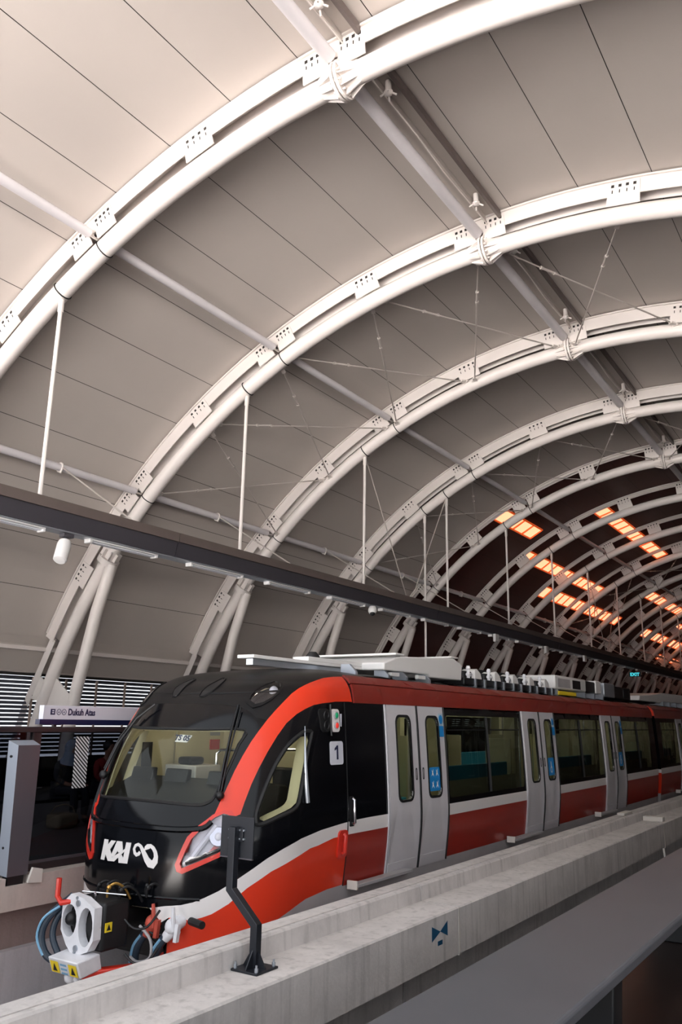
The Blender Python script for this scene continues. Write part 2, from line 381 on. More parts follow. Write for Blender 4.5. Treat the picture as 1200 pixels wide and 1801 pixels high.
# ------------------------------------------------------------------ arches
def build_arch(lo=.31, hi=.63, hw=.15):
    root = thing('roof_arch', (VCX, 0, 0), 'x', 'roof arch', 'white tubular roof arches')
    AM = 78.0
    b = MB(); b.tube([vp(a, VR) for a in np.linspace(-AM, AM, 97)], .165, 14); b.build('main_tube', 'steel', root)
    prof = [(-hw, lo), (-hw+.015, lo), (-hw+.015, hi-.02), (hw-.015, hi-.02), (hw-.015, lo), (hw, lo), (hw, hi), (-hw, hi)]
    b = MB(); b.sweep([(y, r) for y, r in prof], [((VCX, 0, VCZ), (0, 1, 0), vn(a)) for a in np.linspace(-63, 63, 85)])
    b.sweep([(-.19, .60), (.19, .60), (.19, .635), (-.19, .635)], [((VCX, 0, VCZ), (0, 1, 0), vn(a)) for a in np.linspace(-62.6, 62.6, 85)])
    vs = np.array(b.v); rel = vs-np.array([VCX, 0, VCZ]); rr = np.hypot(rel[:, 0], rel[:, 2])
    sc = (rr+VR)/rr; vs[:, 0] = VCX+rel[:, 0]*sc; vs[:, 2] = VCZ+rel[:, 2]*sc; b.v = [tuple(q) for q in vs]
    b.build('outer_chord', 'steel', root, smooth=False)
    # lower chord pieces below the cladding edge
    for s in (-1, 1):
        b = MB(); P0 = vp(s*63, VR+.5); P1 = vp(s*70.5, VR+.62); P2 = vp(s*78, VR+.72)
        b.tube([P0, P1, P2], .10, 4); b.build('foot_chord', 'steel', root, smooth=False)
        b = MB(); b.tube([vp(s*52.5, VR-.2), vp(s*57.5, VR-.52), vp(s*66, VR-1.0), vp(s*70, VR-1.2), np.array([VCX+s*11.72, 0, .0])], .15, 14); b.build('foot_strut', 'steel', root)
        b = MB(); b.tube([vp(s*52.2, VR-.02), vp(s*52.8, VR-.02)], .27, 18)
        for q in range(8):
            t = q*PI/4; n = vn(s*51.6); e = n*math.cos(t)+np.array([0, 1, 0])*math.sin(t)
            b.obox(vp(s*51.9, VR)+e*.2, vt(s*51.6)*.14, e*.05, np.cross(vt(s*51.6), e)*.012)
        b.build('foot_collar', 'steel', root)
        b = MB(); b.box((VCX+s*13.1-.35, -.3, 0), (VCX+s*13.1+.35, .3, .06)); b.build('base_plate', 'steel', root, bevel=.01)
        b = MB(); b.prism([vp(s*67.2, VR+.14), vp(s*69.4, VR+.14), vp(s*69.6, VR+.6), vp(s*67.0, VR+.6)], (0, .03, 0))
        b.mat(1)
        for q in range(4): b.cyl(vp(s*(67.4+q*.6), VR+.5)+[0, -.008, 0], vp(s*(67.4+q*.6), VR+.5)+[0, .038, 0], .022, 8)
        b.build('gusset_plate', ['steel', 'bolt'], root)
        b = MB(); b.prism([vp(s*66.2, VR-.14), vp(s*69.6, VR-.14), vp(s*69.0, VR-1.05), vp(s*67.0, VR-.95)], (0, .03, 0))
        b.build('strut_plate', 'steel', root)
    # gusset plates
    cen = []
    for c in (-2.6, -24.0, -44.7, 18.8, 40.2): cen += [(c-1.28, .46), (c+1.28, .46)]
    cen += [(c, .58) for c in (-13.5, -34.2, -55.3, 8.9, 29.5, 50.5)]
    for c, w in cen:
        h = w/2/13.8*180/PI*1.0
        b = MB(); b.prism([vp(c-h*.98, VR+.12, -.165), vp(c+h*1.08, VR+.12, -.165), vp(c+h*.94, VR+.58, -.165), vp(c-h*.94, VR+.58, -.165)], (0, .022, 0))
        b.mat(1)
        for q in range(4):
            a = c+h*(-.66+.44*q); p = vp(a, VR+.50, -.167)
            b.obox(p, vt(a)*.026, vn(a)*.026, np.array([0, .004, 0]))
            p = vp(a, VR+.39, -.167); b.obox(p, vt(a)*.008, vn(a)*.03, np.array([0, .004, 0]))
        b.build('gusset_plate', ['steel', 'bolt'], root, smooth=False)
    # bolted splice at the crown
    for c in (-2.35,):
        b = MB()
        for d in (-.14, .14): b.tube([vp(c+d-.09, VR), vp(c+d+.09, VR)], .29, 20)
        for q in range(10):
            t = q*2*PI/10
            for d in (-1, 1):
                e = vn(c)*math.cos(t)+np.array([0, 1, 0])*math.sin(t); w = np.cross(vt(c), e)
                P = vp(c, VR)
                b.prism([P+vt(c)*d*.07+e*.15-w*.01, P+vt(c)*d*.07+e*.28-w*.01, P+vt(c)*d*.33+e*.165-w*.01, P+vt(c)*d*.33+e*.15-w*.01], w*.02)
        b.mat(1)
        for q in range(10):
            t = (q+.5)*2*PI/10; e = vn(c)*math.cos(t)+np.array([0, 1, 0])*math.sin(t)
            b.cyl(vp(c-.42, VR)+e*.235, vp(c+.42, VR)+e*.235, .018, 6)
        b.build('splice_collar', ['steel', 'steel_dirty'], root)
    # clip straps where the purlins cross
    for c in (-24.0, -44.7):
        b = MB(); b.tube([vp(c+.15, VR)+.172*(vn(c)*math.cos(t)+np.array([0, 1, 0])*math.sin(t)) for t in np.linspace(0, 2*PI, 17)[:-1]], .012, 6, closed=True)
        b.build('strap', 'bolt', root)
    return root
arch = build_arch()
for k in range(0, KMAX+1):
    lab = 'white tubular roof arch, %s from the camera, springing from behind the left platform' % (ORD[k-1] if k else 'first')
    if k == 0: continue
    if k == 1: arch.location = (VCX, AY(1), 0); arch['label'] = 'white tubular roof arch nearest the camera, crossing the top of the picture'
    elif k == 5:
        arch2 = build_arch(.52, .655, .11); arch2.location = (VCX, AY(5), 0); arch2['label'] = lab
    else: dup(arch if k < 5 else arch2, (VCX, AY(k), 0), lab)

# ------------------------------------------------------------------ purlins
def build_purlin(deg, nm, r, lab):
    root = thing('roof_purlin', tuple(vp(deg, VR+.27, 0)), lab, 'purlin', nm)
    b = MB(); b.tube([vp(deg, VR+.27, .24), vp(deg, VR+.27, SP-.24)], r, 14); b.build('tube', 'purlin', root)
    for y in (.12, SP-.12):
        b = MB(); b.obox(vp(deg, VR+.27, y), vt(deg)*.012, vn(deg)*.07, np.array([0, .14, 0]))
        b.mat(1).cyl(vp(deg, VR+.27, y)-vt(deg)*.03, vp(deg, VR+.27, y)+vt(deg)*.03, .025, 8)
        b.build('end_fork', ['steel_dirty', 'bolt'], root)
    return root
for deg, nm, r in ((-2.6, 'crown', .105), (-24.0, 'upper', .085), (-44.7, 'lower', .085)):
    proto = None
    for k in range(0, KMAX):
        p = vp(deg, VR+.27, AY(k))
        where = 'before the nearest roof arch' if k == 0 else 'between the %s and %s roof arches' % (ORD[k-1], ORD[k])
        lab = '%s round purlin tube running %s' % ({'crown': 'pale crown', 'upper': 'pale mid-height', 'lower': 'pale low'}[nm], where)
        if proto is None: proto = build_purlin(deg, nm+' purlins of the vault', r, lab); proto.location = tuple(p)
        else: dup(proto, tuple(p), lab)
# crown channel beside the crown purlin, with small white fixtures
proto = None
for k in range(0, KMAX):
    where = 'before the nearest roof arch' if k == 0 else 'between the %s and %s roof arches' % (ORD[k-1], ORD[k])
    if proto is None:
        c = -1.35
        proto = thing('crown_channel', tuple(vp(c, VR+.5, 0)), 'x', 'channel', 'channels beside the crown purlin')
        b = MB()
        for d in (-1, 1): b.obox(vp(c, VR+.58, SP/2)+vt(c)*d*.14, vt(c)*.014, vn(c)*.06, np.array([0, SP/2-.17, 0]))
        b.obox(vp(c, VR+.645, SP/2), vt(c)*.14, vn(c)*.015, np.array([0, SP/2-.17, 0]))
        b.build('channel_web', 'panel', proto, smooth=False)
        b = MB(); b.obox(vp(c+.62, VR+.56, SP/2), vt(c)*.03, vn(c)*.07, np.array([0, SP/2-.17, 0])); b.build('shadow_rail', 'beam_top', proto, smooth=False)  # dark strip standing in for the shade along the channel's right edge
        b = MB(); b.tube([vp(c-.42, VR+.43, .2), vp(c-.40, VR+.43, SP*.4), vp(c-.5, VR+.41, SP*.6), vp(c-.42, VR+.43, SP-.2)], .014, 6); b.build('conduit', 'steel_dirty', proto)
        for y in (.95, 4.25):
            b = MB(); p = vp(c, VR+.5, y)
            b.cyl(p+vn(c)*.1, p-vn(c)*.06, .05, 10).sphere(p-vn(c)*.1, .075, 10, 6, (1, 1, .7))
            for q in range(4):
                t = q*PI/2+.4; b.cyl(p-vn(c)*.08, p-vn(c)*.16+vt(c)*.13*math.cos(t)+np.array([0, .13*math.sin(t), 0]), .016, 6)
            b.build('fixture', 'steel', proto)
        proto.location = tuple(vp(c, VR+.5, AY(0)))
        proto['label'] = 'taupe channel beside the crown purlin %s' % where
    else: dup(proto, tuple(vp(-1.35, VR+.5, AY(k))), 'taupe channel beside the crown purlin %s' % where)

# ------------------------------------------------------------------ crossed tie rods in the braced bays
def tie(k, a0, a1, lab, dr=0):
    p0 = vp(a0, VR-.02+dr, AY(k)+.19); p1 = vp(a1, VR-.02+dr, AY(k+1)-.19); d = (p1-p0); ln = np.linalg.norm(d); d /= ln
    root = thing('tie_rod', tuple(p0), lab, 'tie rod', 'crossed tie rods under the vault')
    b = MB(); b.cyl(p0+d*.1, p1-d*.1, .018, 6); b.build('rod', 'cable', root)
    b = MB(); b.cyl(p0+d*(ln*.22), p0+d*(ln*.22+.38), .026, 8).cyl(p0+d*(ln*.22-.03), p0+d*(ln*.22+.03), .04, 6).cyl(p0+d*(ln*.22+.35), p0+d*(ln*.22+.41), .04, 6); b.build('turnbuckle', 'cable', root)
    for e, s in ((p0, 1), (p1, -1)):
        b = MB(); q = np.cross(d, vn(a0)); q /= np.linalg.norm(q); b.obox(e+d*s*.06, d*.12, q*.045, np.cross(d, q)*.02).cyl(e-q*.08, e+q*.08, .03, 8); b.build('clevis', 'steel_dirty', root)
for k in (2, 4, 8):
    bay = '%s arch' % ORD[k-1]
    for i, (a, c) in enumerate(((8.3, -1.6), (-3.4, -13.0), (-14.0, -23.4), (-24.8, -34.0), (-34.8, -43.9))):
        cell = ['right of the crown purlin', 'left of the crown purlin', 'above the mid-height purlin', 'below the mid-height purlin', 'above the low purlin'][i]
        tie(k, a, c, 'thin tie rod going down-vault beyond the %s, %s' % (bay, cell))
        tie(k, c, a, 'thin tie rod going up-vault beyond the %s, %s' % (bay, cell), .08)

# ------------------------------------------------------------------ skylights
def sky(a0, a1, y0, y1, lab):
    root = thing('skylight', tuple(vp((a0+a1)/2, VR+.64, (y0+y1)/2)), lab, 'skylight', 'orange skylight strips in the maroon vault')
    r = VR+.65
    b = MB(); b.add([vp(a0, r, y0), vp(a1, r, y0), vp(a1, r, y1), vp(a0, r, y1)], [(0, 1, 2, 3)]); b.build('glazing', 'skylight', root)
    b = MB(); n = max(1, round((y1-y0)/1.0))
    for i in range(n+1):
        y = y0+(y1-y0)*i/n; b.obox(vp((a0+a1)/2, r-.02, y), vt(a0)*(VR+.65)*R_(a1-a0)/2, vn(a0)*.03, np.array([0, .035, 0]))
    for a in (a0, a1): b.obox(vp(a, r-.02, (y0+y1)/2), vt(a)*.03, vn(a)*.03, np.array([0, (y1-y0)/2, 0]))
    b.build('frame', 'skyframe', root, smooth=False)
strips = [(-30.1, -27.5, 29.35, 33.4), (-19.2, -16.7, 34.5, 46.3), (-34.8, -32.4, 34.4, 46.3), (-40.5, -37.8, 39.8, 54.0), (-29.7, -27.1, 52.8, 64.0), (-40.8, -38.0, 60.5, 75.0), (-34.0, -32.0, 66.0, 80.0), (-22.0, -20.0, 60.0, 72.0), (-46.5, -44.6, 70, 88), (-36.5, -34.5, 84, 98)]
hn = ['nearest short strip', 'highest of the strips', 'strip below the nearest short strip', 'lower strip close above the service beam', 'strip high at the right edge', 'low strip at the right edge', 'deep strip beyond the others', 'far high strip', 'far low strip', 'farthest strip']
for (a0, a1, y0, y1), h in zip(strips, hn):
    k = 0
    while True:
        ya = max(y0, AY(k)+.1); yb = min(y1, AY(k+1)-.1)
        if yb > ya+.3: sky(a0, a1, ya, yb, 'orange skylight, %s, just past the %s arch' % (h, ORD[k-1]))
        k += 1
        if AY(k) > y1: break

# ------------------------------------------------------------------ service beam with lamps, hangers, stays
BX = -11.52
beam = thing('service_beam', (BX, 11.4, 4.78), 'long charcoal service beam hung from the vault above the train', 'beam')
segs = [(0.5, 11.385)]+[(11.415+i*11.4, 11.385+(i+1)*11.4) for i in range(1, 0)]
yy = 0.5; ends = [11.4, 22.8, 34.2, 45.6, 57.0, 68.4, 79.8, 91.2, Y_E-.2]
for e in ends:
    b = MB(); b.prism([(-11.30, yy+.012, 5.08), (-11.36, yy+.012, 4.80), (-11.68, yy+.012, 4.80), (-11.74, yy+.012, 5.08)], (0, e-yy-.024, 0)); b.build('casing', 'beam', beam, smooth=False)
    b = MB(); b.prism([(-11.26, yy+.012, 5.26), (-11.26, yy+.012, 5.085), (-11.78, yy+.012, 5.085), (-11.78, yy+.012, 5.26)], (0, e-yy-.024, 0)); b.build('flange', 'beam_top', beam, smooth=False)
    yy = e
b = MB(); b.box((-11.64, .5, 4.775), (-11.38, Y_E-.2, 4.80)); b.build('soffit_strip', 'alu', beam, smooth=False)
def lamp():
    r = thing('strip_lamp', (-11.5, 0, 4.775), 'x', 'lamp', 'strip lamps under the service beam')
    b = MB(); b.box((-11.57, 0, 4.745), (-11.41, 1.65, 4.775)); b.build('batten', 'lamp_white', r, bevel=.006)
    for x in (-11.53, -11.45):
        b = MB(); b.cyl((x, .08, 4.728), (x, 1.57, 4.728), .016, 8); b.build('tube', 'tube', r)
    for y in (.03, 1.62):
        b = MB(); b.box((-11.57, y-.03, 4.70), (-11.41, y+.03, 4.75)); b.build('end_cap', 'lamp_white', r, bevel=.012)
    return r
L0 = lamp(); y = 6.82-.0
ys = [6.80-.02, 9.36, 11.92, 14.46]+[14.46+2.55*i for i in range(1, 28)]
for i, y in enumerate(ys):
    lab = 'unlit strip lamp under the service beam, %s' % ('nearest, at the left edge' if i == 0 else (ORD[i] if i < len(ORD) else 'far end')+' along')
    if i >= len(ORD): lab = 'unlit strip lamp under the far end of the service beam, deep in the maroon hall'
    if i == 0: L0.location = (-11.5, y, 4.775); L0['label'] = lab
    else: dup(L0, (-11.5, y, 4.775), lab)
# hanger rods
def hanger(k, x, z0, lab):
    zt = VCZ+math.sqrt((VR)**2-(x-VCX)**2)
    r = thing('hanger_rod', (x, AY(k), z0), lab, 'hanger rod', 'white hanger rods of the service beam')
    b = MB(); b.cyl((x, AY(k), z0), (x, AY(k), zt-.3), .038, 8); b.build('rod', 'steel', r)
    b = MB(); b.cyl((x, AY(k), zt-.42), (x, AY(k), zt-.18), .052, 10); b.build('socket', 'steel', r)
    b = MB(); a = math.degrees(math.atan2(x-VCX, zt-VCZ)); b.tube([vp(a, VR, AY(k))+.175*(vn(a)*math.cos(t)+np.array([0, 1, 0])*math.sin(t)) for t in np.linspace(0, 2*PI, 17)[:-1]], .014, 6, closed=True); b.build('strap', 'bolt', r)
for k in range(1, KMAX+1):
    hanger(k, BX, 5.24, 'white vertical hanger rod dropping from the %s arch to the service beam' % ORD[k-1])
hanger(4, -12.33, 3.75, 'long white rod from the fourth arch passing behind the service beam')
# side stays from the low purlins
for k in range(1, KMAX):
    y = AY(k)+2.75; p0 = vp(-44.5, VR+.2, y); p1 = np.array([BX-.1, y-.35, 5.27])
    r = thing('side_stay', tuple(p0), 'thin stay from the low purlin to the service beam between the %s and %s arches' % (ORD[k-1], ORD[k]), 'stay', 'stays of the service beam')
    b = MB(); b.cyl(p0, p1, .018, 6); b.build('rod', 'cable', r)
    b = MB(); b.tube([vp(-44.7, VR+.27, y)+.1*(vn(-44.7)*math.cos(t)+vt(-44.7)*math.sin(t)) for t in np.linspace(0, 2*PI, 13)[:-1]], .022, 6, closed=True); b.cyl(p0-[0, 0, .0], p0+np.array([-.05, 0, -.12]), .02, 6); b.build('clamp', 'steel', r)
for k, s in ((3, 1), (4, -1), (7, 1), (8, -1), (11, 1), (12, -1)):
    zt = VCZ+math.sqrt(VR**2-(BX-VCX)**2)-.25
    p0 = np.array([BX, AY(k)+.09*s, zt]); p1 = np.array([BX, AY(k)+s*2.45, 5.27])
    r = thing('sway_stay', tuple(p0), 'slanting sway rod from the top of the %s hanger down to the service beam' % ORD[k-1], 'stay', 'slanting sway rods')
    b = MB(); b.cyl(p0, p1, .017, 6); b.build('rod', 'cable', r)
# camera, speaker, small boxes
r = thing('speaker', (-11.45, 8.83, 4.55), 'white cylindrical speaker hanging under the service beam at the left', 'speaker')
b = MB(); b.tube([(-11.45, 8.86, 4.62), (-11.43, 8.84, 4.56), (-11.37, 8.74, 4.28), (-11.365, 8.73, 4.26)], [.10, .12, .115, .09], 18); b.build('body', 'lamp_white', r)
b = MB(); b.cyl((-11.47, 8.9, 4.76), (-11.45, 8.86, 4.58), .025, 8).box((-11.53, 8.8, 4.70), (-11.4, 9.0, 4.765)); b.build('bracket', 'beam', r)
r = thing('dome_camera', (-11.4, 19.0, 4.66), 'white dome camera under the service beam near its middle', 'camera')
b = MB(); b.tube([(-11.4, 19.0, 4.76), (-11.4, 19.0, 4.68)], [.08, .12], 16).sphere((-11.4, 19.0, 4.64), .12, 14, 8); b.build('housing', 'lamp_white', r)
b = MB(); b.sphere((-11.38, 18.97, 4.57), .075, 12, 8); b.build('lens_dome', 'dark', r)
for i, (y, w) in enumerate(((27.2, .3), (32.4, .25), (37.5, .3))):
    b = MB(); b.box((-11.37, y, 4.52), (-11.27, y+w, 4.79)); o = b.build('junction_box', 'lamp_white', bevel=.01)
    tag(o, 'small pale box fixed under the service beam, %s of three' % ['nearest', 'middle', 'farthest'][i], 'box', 'boxes under the service beam')
r = thing('exit_sign', (-11.3, 46.5, 4.3), 'small lit teal exit sign hanging under the far service beam', 'sign')
b = MB(); b.box((-11.62, 46.5, 4.30), (-11.0, 46.56, 4.56)); b.build('case', 'dark', r)
b = MB(); b.cyl((-11.3, 46.53, 4.56), (-11.3, 46.53, 4.78), .015, 6); b.build('stem', 'dark', r)
text_obj('lettering', 'EXIT', .24, frame((-11.31, 46.49, 4.345), (1, 0, 0), (0, 0, 1), (0, -1, 0)), 'exit', r, .006, 'CENTER')
# ------------------------------------------------------------------ train body surface
TX = -6.53
SEC = np.array([(1.20,-.62),(1.26,-.1),(1.325,.45),(1.325,.85),(1.29,1.5),(1.25,2.0),(1.20,2.17),(1.09,2.26),(.9,2.315),(.5,2.37),(0,2.385)])
YF = np.array([6.20,6.16,6.18,6.26,6.54,6.92,7.20,7.46,7.85,8.35,8.6])
DD = np.array([1.05,1.10,1.13,1.11,1.04,.97,.93,.88,.78,.5,.3])
PN, PM, YS = 2.35, 2.0, 9.0
PROF = np.c_[SEC, YF, DD]
def crv(t):
    P = PROF; n = len(P)-1
    s = np.clip(t, 0, 1)*n; i = np.minimum(s.astype(int), n-1); f = (s-i)[..., None]
    g = lambda k: P[np.clip(k, 0, n)]
    p1 = g(i); p2 = g(i+1)
    p0 = np.where((i > 0)[..., None], g(i-1), 2*p1-p2); p3 = np.where((i < n-1)[..., None], g(i+2), 2*p2-p1)
    return .5*((2*p1)+(-p0+p2)*f+(2*p0-5*p1+4*p2-p3)*f*f+(-p0+3*p1-3*p2+p3)*f**3)
def surf(U, v):
    """U signed: 0 nose centre, |U|<1 nose arc, 1..2 shoulder to y=9, beyond 2 straight (y = 9+|U|-2)"""
    U = np.asarray(U, float); v = np.asarray(v, float)
    q = crv(v); w, z, yf, d = q[..., 0], q[..., 1], q[..., 2], q[..., 3]
    u = np.abs(U); s = np.sign(U); th = np.clip(u, 0, 1)*PI/2
    x = w*np.sin(th)**(2/PN); y = yf+d*(1-np.cos(th)**(2/PM)); ys = yf+d
    y = np.where(u > 1, ys+(YS-ys)*np.clip(u-1, 0, 1)+np.clip(u-2, 0, None), y)
    return np.stack([TX+s*x, y, z], -1)
def surfn(U, v):
    e = 1e-3; U = np.asarray(U, float); v = np.asarray(v, float)
    U = np.where(np.abs(U) < .012, .012, U)
    a = surf(U+e, v)-surf(U-e, v); b = surf(U, np.clip(v+e, 0, .999))-surf(U, np.clip(v-e, 0, 1))
    n = np.cross(a, b); ln = np.linalg.norm(n, axis=-1, keepdims=True); n = n/(ln+1e-12)
    c = np.stack([np.full(n.shape[:-1], TX), np.full(n.shape[:-1], 9.5), np.full(n.shape[:-1], .8)], -1)
    p = surf(U, v); c[..., 1] = np.maximum(p[..., 1], 8.5)
    sg = np.sign(((p-c)*n).sum(-1, keepdims=True)); return n*np.where(sg == 0, 1, sg)
def ysh(v):
    q = crv(np.asarray(v, float)); return q[..., 2]+q[..., 3]
def oldu(U, v):
    """outline measured with y = shoulder + (u-1) beyond u=1"""
    u = abs(U)
    if u <= 1: return (U, v)
    y = float(ysh(v))+u-1
    return (uy(y, v)*(1 if U > 0 else -1), v)
def uy(y, v):
    s = float(ysh(v)); return 1+(y-s)/(YS-s) if y < YS else 2+(y-YS)
def vz(z):
    lo, hi = 0.0, 1.0
    for _ in range(40):
        m = (lo+hi)/2
        if float(crv(np.array(m))[1]) < z: lo = m
        else: hi = m
    return (lo+hi)/2
def mir(p): return [(-a, b) for a, b in p]
def smooth_loop(P, n=4, closed=True):
    P = np.array(P, float); k = len(P); out = []
    for i in range(k if closed else k-1):
        g = lambda j: P[j % k] if closed else P[min(max(j, 0), k-1)]
        p0, p1, p2, p3 = g(i-1), g(i), g(i+1), g(i+2)
        for t in np.arange(n)/n: out.append(tuple(.5*((2*p1)+(-p0+p2)*t+(2*p0-5*p1+4*p2-p3)*t*t+(-p0+3*p1-3*p2+p3)*t**3)))
    if not closed: out.append(tuple(P[-1]))
    return out
def dens(P, mu=.06, mv=.03, closed=True):
    out = []; k = len(P)
    for i in range(k if closed else k-1):
        a = np.array(P[i], float); b = np.array(P[(i+1) % k], float); d = b-a
        uu = max(abs(a[0]), abs(b[0])); m = mu if uu < 1.1 else (.12 if uu < 2 else .6)
        n = max(1, int(math.ceil(max(abs(d[0])/m, abs(d[1])/mv))))
        for j in range(n): out.append(tuple(a+d*j/n))
    if not closed: out.append(tuple(P[-1]))
    return out
def rrect(u0, u1, v0, v1, ru, rv, n=5):
    P = []
    for cx, cy, a0 in ((u1-ru, v1-rv, 0), (u0+ru, v1-rv, 90), (u0+ru, v0+rv, 180), (u1-ru, v0+rv, 270)):
        for i in range(n+1):
            a = R_(a0+90*i/n); P.append((cx+ru*math.cos(a), cy+rv*math.sin(a)))
    return P
def inside(P, pts):
    P = np.array(P); x, y = pts[:, 0], pts[:, 1]; c = np.zeros(len(pts), bool); j = len(P)-1
    for i in range(len(P)):
        xi, yi = P[i]; xj, yj = P[j]
        m = ((yi > y) != (yj > y)); t = (xj-xi)*(y-yi)/((yj-yi) if yj != yi else 1e-12)+xi
        c ^= m & (x < t); j = i
    return c
def cdt(domain, loops, gu, gv):
    """constrained triangulation of grid + loops; returns uv array, tris"""
    pts = []; edges = []
    def addloop(P):
        o = len(pts); pts.extend(P); n = len(P); edges.extend([(o+i, o+(i+1) % n) for i in range(n)])
    addloop(domain)
    for P in loops: addloop(P)
    D = np.array(domain); u0, v0 = D.min(0); u1, v1 = D.max(0)
    G = np.array([(a, b) for a in gu if u0-1e-6 <= a <= u1+1e-6 for b in gv if v0-1e-6 <= b <= v1+1e-6])
    if len(G):
        G = G[inside(domain, G)]
        B = np.array(pts)
        keep = []
        for g in G:
            du = np.abs(B[:, 0]-g[0]); dv = np.abs(B[:, 1]-g[1])*2
            keep.append((du*du+dv*dv).min() > .00016)
        G = G[np.array(keep, bool)]
        pts.extend([tuple(g) for g in G])
    r = geometry.delaunay_2d_cdt([Vector(p) for p in pts], edges, [], 0, 1e-6)
    uv = np.array([(p[0], p[1]) for p in r[0]]); tri = [tuple(f) for f in r[2]]
    c = np.array([uv[list(t)].mean(0) for t in tri]); ins = inside(domain, c)
    return uv, [t for t, k in zip(tri, ins) if k], c[ins]
GU = sorted(set([round(x, 4) for x in np.linspace(-1, 1, 57)]+[s*round(1+x*.1, 3) for x in range(1, 11) for s in (-1, 1)]+[s*(2+x*.8) for x in range(1, 45) for s in (-1, 1)]))
GV = [round(x, 4) for x in np.linspace(0, 1, 46)]
def hull(name, domain, regions, holes, mats, base, parent):
    """regions: list of (loop, material index), later ones win; holes dropped"""
    dm = dens(domain)
    L = [dens(P) for P, _ in regions]+[dens(P) for P in holes]
    uv, tri, c = cdt(dm, L, GU, GV)
    mi = np.full(len(tri), base)
    for (P, i) in regions: mi[inside(P, c)] = i
    keep = np.ones(len(tri), bool)
    for P in holes: keep &= ~inside(P, c)
    tri = [t for t, k in zip(tri, keep) if k]; mi = mi[keep]
    pos = surf(uv[:, 0], uv[:, 1]); nr = surfn(uv[:, 0], uv[:, 1])
    F = []
    for t in tri:
        a, b_, d = pos[list(t)]; fn = np.cross(b_-a, d-a)
        F.append(t if fn @ nr[t[0]] > 0 else t[::-1])
    return mesh_from(name, pos, F, mats, [int(x) for x in mi], parent, nr)
def patch(name, loop, mt, parent, off=.004, thick=.01, holes=(), dn=True, grid=True):
    """plate lying on the body surface: outline loop, offset outward, with side walls"""
    dm = dens(loop) if dn else list(loop); H = [dens(h) if dn else list(h) for h in holes]
    uv, tri, c = cdt(dm, H, GU if grid else [], GV if grid else [])
    keep = np.ones(len(tri), bool)
    for h in H: keep &= ~inside(h, c)
    tri = [t for t, k in zip(tri, keep) if k]
    pos = surf(uv[:, 0], uv[:, 1]); nr = surfn(uv[:, 0], uv[:, 1])
    top = pos+nr*off; bot = pos+nr*(off-thick); n = len(pos)
    F = []
    for t in tri:
        a, b_, d = pos[list(t)]; fn = np.cross(b_-a, d-a); F.append(t if fn @ nr[t[0]] > 0 else t[::-1])
    E = {}
    for t in F:
        for i in range(3):
            a, b_ = t[i], t[(i+1) % 3]
            if (b_, a) in E: del E[(b_, a)]
            else: E[(a, b_)] = 1
    V = list(top)+list(bot); NV = list(nr)+list(nr)
    F2 = list(F)+[tuple(n+i for i in t[::-1]) for t in F]
    b = MB(); b.add(V, F2+[(b_, a, a+n, b_+n) for (a, b_) in E])
    me_o = b.build(name, mt, parent, smooth=True, angle=40)
    return me_o
def pstrip(b, pts, off, r, n=6):
    """tube laid over the body along uv points"""
    P = np.array(pts); p = surf(P[:, 0], P[:, 1])+surfn(P[:, 0], P[:, 1])*np.array(off).reshape(-1, 1) if np.ndim(off) else surf(P[:, 0], P[:, 1])+surfn(P[:, 0], P[:, 1])*off
    b.tube(list(p), r, n); return b
def at(U, v, off=0.0):
    return surf(np.array(U), np.array(v))+surfn(np.array(U), np.array(v))*off

# ------------------------------------------------------------------ traced outlines (U, v) on the nose
O = lambda L: [oldu(*p) for p in L]
WSO = [(0.0,0.475),(0.13,0.4745),(0.264,0.4718),(0.36,0.466),(0.423,0.4577),(0.482,0.4455),(0.5,0.4276),(0.477,0.3835),(0.446,0.3449),(0.418,0.3129),(0.38,0.286),(0.335,0.2809),(0.184,0.2841),(0.0,0.2829)]
WS = WSO+[(-(a-.05 if a > .375 else a), c) for a, c in WSO[-2:0:-1]]
GLS = [(0,.4225),(0.2,0.4225),(0.441,0.4233),(0.437,0.3977),(0.424,0.3679),(0.386,0.3252),(0.350,0.3143),(0.299,0.3112),(0.159,0.3126),(0.0,0.3135)]
GL = GLS+[(-(a-.035 if a > .375 else a), c) for a, c in GLS[-2:0:-1]]
BAND_UP = [(0.397,0.2827),(0.417,0.3103),(0.433,0.3333),(0.457,0.3587),(0.504,0.4038),(0.551,0.4426),(0.609,0.484),(0.662,0.5316),(0.715,0.590),(0.80,0.645),(0.90,.675),(1.0,.69)]
BAND_LO = O([(0.547,0.2972),(0.555,0.3156),(0.572,0.3412),(0.596,0.3643),(0.624,0.3873),(0.656,0.4141),(0.688,0.4368),(0.738,0.4549),(0.79,0.4663),(0.851,0.4761),(0.93,0.4812),(1.13,0.4874),(1.39,0.4893)])
BEND = (uy(8.34, .489), .489), (uy(8.34, .69), .69)
BAND = [(.36, .283)]+BAND_UP+[BEND[1], BEND[0]]+BAND_LO[::-1]+[(.50, .29), (.44, .284)]
HL = [(0.248,0.1843),(0.262,0.1732),(0.292,0.17),(0.371,0.1831),(0.462,0.1986),(0.508,0.2085),(0.533,0.2492),(0.53,0.2887),(0.496,0.3031),(0.456,0.304),(0.401,0.296),(0.339,0.2735),(0.291,0.2446)]
HLI = [(0.273,0.1868),(0.285,0.1792),(0.368,0.192),(0.455,0.2074),(0.488,0.2159),(0.511,0.2523),(0.507,0.2854),(0.482,0.2963),(0.454,0.2982),(0.413,0.2908),(0.357,0.2671),(0.313,0.2393)]
STR_UP = [(0.14,.113)]+O([(0.215,0.1181),(0.304,0.1216),(0.368,0.1267),(0.424,0.1339),(0.494,0.1443),(0.591,0.1629),(0.663,0.1776),(0.74,0.1939),(0.846,0.2111),(0.979,0.2289),(1.314,0.2426),(1.697,0.2508),(2.049,0.2558),(2.298,0.2569)])
